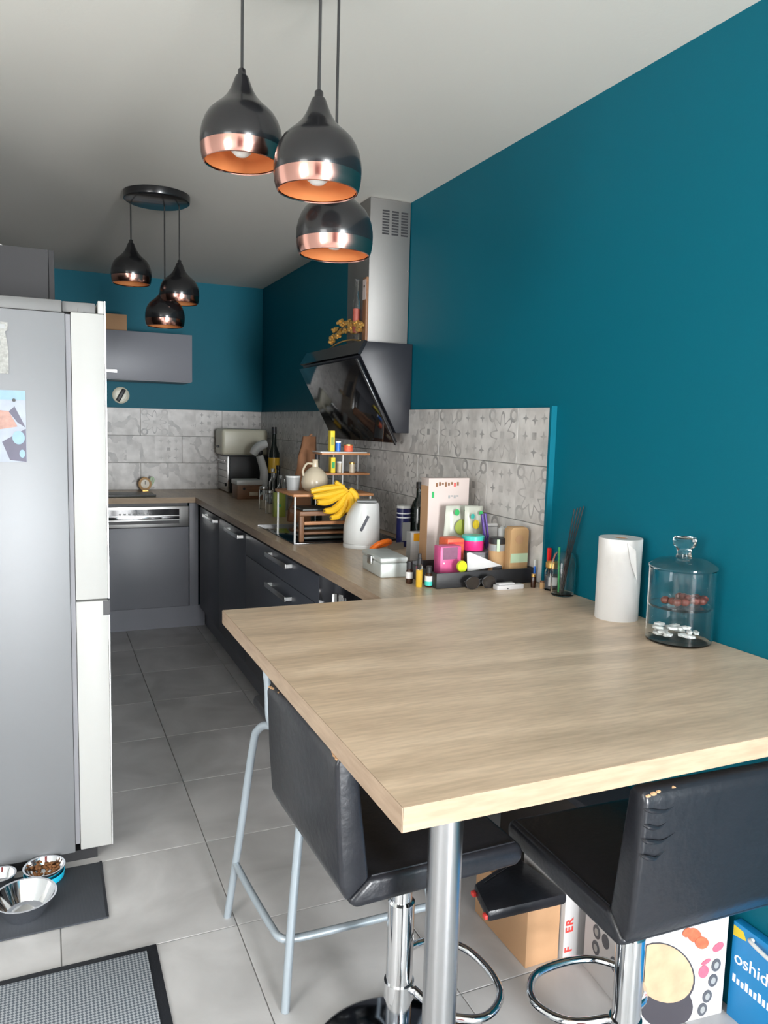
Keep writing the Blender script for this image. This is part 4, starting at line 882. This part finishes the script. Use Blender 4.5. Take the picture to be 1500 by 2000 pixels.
# bananas
bn = thing('banana_bunch', 'bunch of ripe yellow bananas on the rack edge', 'bananas', (-.39, -2.79, SZ))
def bpt(px, py, y): return on('y', y, px, py)
for k, (pts, y0, y1) in enumerate((([(672, 952), (650, 953), (628, 956), (607, 960)], -2.80, -2.80), ([(672, 958), (650, 964), (630, 968), (612, 970)], -2.815, -2.83),
        ([(674, 960), (655, 972), (638, 980), (620, 981)], -2.81, -2.845), ([(676, 962), (664, 984), (650, 996), (634, 998)], -2.80, -2.84), ([(678, 964), (672, 990), (662, 1006), (646, 1012)], -2.795, -2.83),
        ([(680, 962), (686, 976), (686, 990), (678, 1002)], -2.80, -2.835), ([(682, 956), (692, 966), (695, 978), (690, 990)], -2.795, -2.82))):
    P_ = [bpt(px, py, y0+.004+(y1-y0)*i/3) for i, (px, py) in enumerate(pts)]; pp = smoothpath(P_, 6)
    b = obj('banana', TB(pp, lambda t: .006+.0115*math.sin(PI*min(1, .16+t*.78))**.6, seg=9), 'banana', bn, world=True)
    obj('tip', sph(pp[-1], .0055, 1), 'bananatip', b, world=True)
obj('stalk', TB([bpt(678, 960, -2.80), bpt(668, 950, -2.80), bpt(655, 941, -2.80)], .009, seg=8), 'banana', bn, world=True)
# beige vase and glass tub on the rack
vx = on('y', -2.62, 615, 940)
vs = thing('ceramic_jug', 'round beige ceramic jug with narrow neck on the rack', 'jug', (vx.x, -2.62, SZ))
obj('body', LT([(0, 0), (.042, 0), (.058, .015), (.063, .04), (.055, .075), (.033, .100), (.015, .112), (.0135, .14), (.0155, .145), (.011, .145), (.010, .11), (0, .108)], seg=36, cap=False), 'beige', vs)
obj('handle', TB(smoothpath([(-.012, 0, .125), (-.04, 0, .125), (-.058, 0, .095), (-.055, 0, .07)]), .005), 'beige', vs)
tb = on('y', -2.60, 576, 950)
t = thing('plastic_tub', 'cloudy plastic tub at the rack corner beside the jug', 'tub', (max(tb.x, SX0+.036), -2.57, SZ)); obj('tub', LT([(0, 0), (.028, 0), (.033, .06), (.031, .06), (.026, .003), (0, .003)], seg=28, cap=False), 'greyplastic', t); obj('lid', LT([(.034, .0602), (.034, .067), (0, .068)], seg=28), 'white', t)
# two-tier spice stand on the rear of the rack
st = thing('spice_stand', 'small two-tier wooden shelf on slim posts beneath the hood', 'shelf', (-.13, -2.44, CT+.006))
sx0, sx1, sy0, sy1 = -.352, -.10, -2.47, -2.33
zA, zB = on('y', sy0, 690, 924).z, on('y', sy0, 690, 885).z
for z in (zA, zB): obj('shelf', BX(sx0, sx1, sy0, sy1, z-.010, z, bev=.0015), 'rackwood', st, world=True)
for x in (sx0+.11, sx1-.01): obj('post', TB([(x, sy1-.004, CT+.006), (x, sy1-.004, zB+.002)], .004, seg=8), 'white', st, world=True)
for x in (sx0+.11,): obj('post', TB([(x, sy0+.004, SZ+.001) if False else (x, sy0+.004, CT+.006), (x, sy0+.004, zB-.0105)], .0035, seg=8), 'white', st, world=True)
solo('white_plate', BX(sx0-.01, sx1-.02, sy0-.008, sy1-.02, zB+.0005, zB+.006, bev=.002), 'white', 'thin white tray lying on the top tier of the spice stand', 'tray')
def on_shelf(name, label, cat, px, w, h, z, m, kind='box', lidm=None, yy=None):
    y = yy or sy0+.03; a = on('y', y, px, 880); t = thing(name, label, cat, (a.x, y, z))
    if kind == 'box': obj('carton', BX(-w/2, w/2, -.018, .018, 0, h, bev=.001), m, t); obj('print', BX(-w*.35, w*.35, -.0188, -.0181, h*.3, h*.7), lidm, t)
    else: obj('body', LT([(0, 0), (w/2, 0), (w/2, h*.85), (0, h*.85)], seg=24), m, t); obj('lid', LT([(w/2+.001, h*.852), (w/2+.001, h), (0, h)], seg=24), lidm, t)
on_shelf('yellow_box', 'narrow bright yellow box on the top tier of the spice stand', 'box', 647, .022, .10, zB+.0065, 'yellow', 'box', 'olive')
on_shelf('blue_can', 'blue and white can on the top tier of the spice stand', 'can', 660, .026, .05, zB+.0065, 'blueplastic', 'can', 'whiteprint')
on_shelf('red_can', 'small red tin on the top tier of the spice stand', 'can', 680, .045, .035, zB+.0065, 'straw', 'can', 'gold')
on_shelf('yellow_box', 'yellow box on the lower tier of the spice stand', 'box', 649, .022, .075, zA+.0005, 'yellow', 'box', 'green')
on_shelf('spice_jar', 'pale spice jar on the lower tier near the post', 'jar', 664, .028, .055, zA+.0005, 'beige', 'can', 'white')
on_shelf('spice_jar', 'pale spice jar at the right end of the lower tier', 'jar', 688, .028, .050, zA+.0005, 'beige', 'can', 'gold')
# skillet-like dark bowl on top tier? bottle behind
t = thing('oil_bottle', 'dark slim bottle standing behind the jug', 'bottle', (-.30, -2.25, CT+.0055)); obj('bottle', LT([(0, 0), (.03, 0), (.03, .26), (.012, .30), (.011, .36), (0, .36)], seg=24), 'wineglass', t); obj('cap', LT([(.0125, .34), (.0125, .375), (0, .375)], seg=16), 'dark', t)
# paper bag
bg = thing('paper_bag', 'crumpled brown paper bag behind the beige jug', 'bag', (-.30, -2.02, CT))
zt = on('y', -2.02, 585, 852).z-CT
bm = NB(); rings = []
for j in range(9):
    v = j/8; w = .085*(1-.55*v)+.006*math.sin(j*2.3); d = .05*(1-.7*v)+.004*math.sin(j*1.7); cxx = .03*v
    rings.append([bm.verts.new((cxx+w*math.cos(2*PI*k/12)*(1+.12*math.sin(k*2.7+j)), d*math.sin(2*PI*k/12)*(1+.15*math.sin(k*1.9+j*.7)), zt*v)) for k in range(12)])
for a, b in zip(rings, rings[1:]):
    for k in range(12): bm.faces.new((a[k], a[(k+1) % 12], b[(k+1) % 12], b[k]))
bm.faces.new(rings[0][::-1]); bm.faces.new(rings[-1]); obj('bag', bm, 'bread', bg, ang=60); obj('twist', TB([(.03, 0, zt-.002), (.045, 0, zt+.012)], .006, seg=8), 'bread', bg)

# ------------------------------------------------------------------ far corner group
p = on('z', CT, 546, 1010)
t = thing('green_carton', 'lime green carton standing behind the hob', 'box', (p.x, p.y+.02, CT)); hq = on('y', p.y, 546, 962).z-CT
obj('carton', BX(-.03, .034, -.02, .02, 0, hq, bev=.0015), 'olive', t); obj('print', BX(-.006, .006, -.0208, -.0201, hq*.42, hq*.52), 'green', t); obj('side', BX(.0342, .0348, -.019, .019, .002, hq-.002), 'green', t)
for k, (px, py, pt, r, lb) in enumerate(((515, 1000, 950, .030, 'clear glass storage jar between wooden box and green carton'), (527, 1008, 958, .026, 'smaller clear glass jar touching the green carton'))):
    p = on('z', CT, px, py-6); h = on('y', p.y, px, pt).z-CT; t = thing('storage_jar', lb, 'jar', (p.x, p.y, CT))
    obj('body', LT([(0, 0), (r, 0), (r, h*.85), (r*.8, h*.9), (r*.75, h*.9), (r-.003, h*.84), (r-.003, .004), (0, .004)], seg=24, cap=False), 'glass', t); obj('filling', LT([(0, .0045), (r-.004, .0045), (r-.004, h*.4), (0, h*.4)], seg=20), 'beige', t); obj('lid', LT([(r*.85, h*.902), (r*.85, h), (0, h)], seg=24), 'steel', t)
p = on('z', CT, 485, 975); x0 = on('z', CT, 463, 975).x; y0 = p.y
t = thing('wooden_bread_box', 'brown wooden box with white lid in front of the microwave', 'box', (p.x, y0+.06, CT)); hq = on('y', y0, 485, 938).z-CT; w = .17
obj('body', BX(x0-p.x, x0-p.x+w, -.06, .10, 0, hq-.034, bev=.002), 'walnut', t); obj('lid', BX(x0-p.x-.006, x0-p.x+w+.006, -.066, .106, hq-.0335, hq, bev=.004), 'white', t)
obj('grip', BX(x0-p.x+.08, x0-p.x+.14, -.075, -.0605, hq*.18, hq*.38, bev=.003), 'beige', t); obj('knob', disc('y', (x0-p.x+.045, -.062, hq*.55), .009, .009, .003), 'dark', t)
# microwave with cream bin on top
mw = thing('mini_oven', 'black countertop oven with silver front in the far corner', 'oven', (-.20, -.24, CT))
mz = .27; MX0, MX1, MY0, MY1 = -.345, -.03, -.36, -.03
obj('body', BX(MX0+.012, MX1, MY0, MY1, CT+.008, CT+mz, bev=.004), 'navyblack' if 'navyblack' in K else 'dark', mw, world=True)
fp = obj('front', BX(MX0-.004, MX0+.0115, MY0, MY1, CT+.008, CT+mz, bev=.002), 'steel', mw, world=True)
for z in (.06, .11, .16, .21): obj('louvre', BX(MX0-.006, MX0-.004, MY0+.02, MY1-.02, CT+z, CT+z+.004), 'gasket', fp, world=True)
obj('knob', disc('x', (MX0-.009, MY0+.04, CT+.06), .012, .012, .010), 'dark', fp, world=True); obj('handle', TB([(MX0-.016, MY0+.05, CT+.235), (MX0-.016, MY1-.05, CT+.235)], .006), 'chrome', fp, world=True)
for x in (MX0+.03, MX1-.03):
    for y in (MY0+.03, MY1-.03): obj('foot', LT([(.01, CT), (.01, CT+.008)], seg=12, c=(x, y)), 'dark', mw, world=True)
zt = on('y', -.33, 470, 838).z
tt = thing('cream_toaster', 'cream coloured toaster standing on the mini oven', 'toaster', (-.19, -.22, CT+mz+.0005))
z0 = CT+mz+.0005; xa, xb_ = on('y', -.345, 434, 860).x, on('y', -.345, 523, 860).x
obj('body', BX(xa, min(xb_, -.035), -.345, -.10, z0+.006, zt, bev=.022, seg=4), 'cream', tt, world=True); obj('base', BX(xa+.012, min(xb_, -.035)-.012, -.335, -.11, z0, z0+.008), 'dark', tt, world=True)
for k in range(2): obj('slot', BX(xa+.05, min(xb_, -.035)-.05, -.29+.10*k, -.265+.10*k, zt+.0002, zt+.001), 'dark', tt, world=True)
obj('lever', BX(xa-.016, xa-.0002, -.24, -.21, z0+.06, z0+.075, bev=.002), 'dark', tt, world=True)
# white articulated appliance: hand blender-like lamp
a = on('y', -.62, 512, 945); 
dl = thing('bent_neck_appliance', 'white bent-neck appliance standing in front of the mini oven', 'appliance', (a.x-.005, -.62, CT))
def loc(px, py): q = on('y', -.62, px, py); return (q.x-dl.location.x, 0, q.z-CT)
obj('stand', TB(smoothpath([(0, 0, 0), loc(516, 930), loc(513, 910), loc(507, 890)]), lambda t: .032-.006*t, seg=16), 'white', dl)
obj('head', TB(smoothpath([loc(494, 888), loc(500, 878), loc(510, 870), loc(521, 866)]), lambda t: .026+.008*math.sin(PI*t), seg=16), 'white', dl)
obj('hinge', sph(loc(508, 884), .022, 2), 'dark', dl)
# oil bottle
p = on('y', -.55, 534, 880); h = on('y', -.55, 534, 834).z-CT
ob = thing('olive_oil_bottle', 'tall dark olive oil bottle with yellow label in the corner', 'bottle', (-.075, -.62, CT))
h = on('y', -.62, 534, 834).z-CT; ob.location.x = min(-.05, on('y', -.62, 535, 880).x); r = .040
obj('bottle', LT([(0, 0), (r, 0), (r, h*.62), (r*.45, h*.74), (r*.38, h*.93), (0, h*.93)], seg=28), 'wineglass', ob); obj('cap', LT([(r*.45, h*.9), (r*.45, h), (0, h)], seg=20), 'dark', ob); obj('label', LT([(r+.0006, h*.34), (r+.0006, h*.56)], seg=28, cap=False), 'amber', ob)
# cluster of small glass bottles
for k, (px, y, h, r, m, lb) in enumerate(((533, -.98, .22, .026, 'glass', 'clear slim bottle in the bottle cluster next to the olive oil'), (543, -1.12, .25, .027, 'wineglass', 'dark bottle in the bottle cluster behind the glass jars'), (549, -1.32, .20, .026, 'glass', 'clear short bottle in the cluster nearest the green carton'), (556, -1.48, .19, .024, 'greyplastic', 'grey bottle in the cluster left of the plastic tub'))):
    a = on('y', y, px, 930); t = thing('glass_bottle', lb, 'bottle', (min(a.x, -.06), y, CT))
    if m == 'glass': obj('bottle', LT([(0, 0), (r, 0), (r, h*.6), (r*.4, h*.75), (r*.4, h*.9), (r*.3, h*.9), (r*.3, h*.74), (r-.003, h*.58), (r-.003, .004), (0, .004)], seg=20, cap=False), m, t)
    else: obj('bottle', LT([(0, 0), (r, 0), (r, h*.6), (r*.4, h*.75), (r*.4, h*.9), (0, h*.9)], seg=20), m, t)
    obj('cap', LT([(r*.5, h*.902), (r*.5, h), (0, h)], seg=16), 'steel' if k != 1 else 'dark', t)
# back counter: timer, tablet; wall socket
p = on('y', -.20, 282, 945); pb = on('z', CT, 285, 958)
tm = thing('round_ornament', 'round gold wire ornament on the back worktop against the tiles', 'ornament', (pb.x, -.12, CT))
obj('dial', disc('y', (-.012, 0, .052), .046, .050, .03), 'kraft', tm); obj('face', disc('y', (-.012, -.0165, .054), .030, .032, .002), 'beige', tm); obj('foot', BX(-.03, .01, -.02, .02, 0, .006), 'gold', tm)
obj('bow', TB(smoothpath([(.02, 0, .03), (.045, 0, .06), (.05, 0, .09), (.036, 0, .10), (.03, 0, .07)]), .007, seg=8), 'mintprint', tm); obj('hand', BX(-.014, -.010, -.019, -.0176, .05, .075), 'dark', tm)
a = on('z', CT, 216, 966); b = on('z', CT, 305, 970)
tbm = thing('counter_tray', 'dark flat tray on the back worktop beneath the gold ornament', 'tray', ((a.x+b.x)/2, -.43, CT)); obj('tray', BX(a.x-.2, b.x, -.56, -.30, CT, CT+.010, bev=.003), 'greyboard', tbm, world=True); obj('rim', BX(a.x-.2, b.x, -.56, -.55, CT+.0101, CT+.014), 'dark', tbm, world=True)
so = thing('wall_socket', 'round white wall socket with black plug on the teal wall', 'socket', (-1.056, -.001, 1.615))
obj('plate', LT([(.060, 0), (.060, .006), (.054, .010), (.038, .010), (.036, .004), (0, .004)], seg=36), 'cream', so); 
bm = BX(-.015, .015, -.05, .05, .0042, .020, bev=.006); bmesh.ops.rotate(bm, verts=bm.verts[:], cent=(0, 0, 0), matrix=Matrix.Rotation(-.5, 3, 'Z')); obj('plug', bm, 'dark', so)
obj('screw', LT([(.005, .004), (.005, .008), (0, .008)], seg=12, c=(-.028, -.026)), 'chrome', so)
so.rotation_euler = (PI/2, 0, 0)
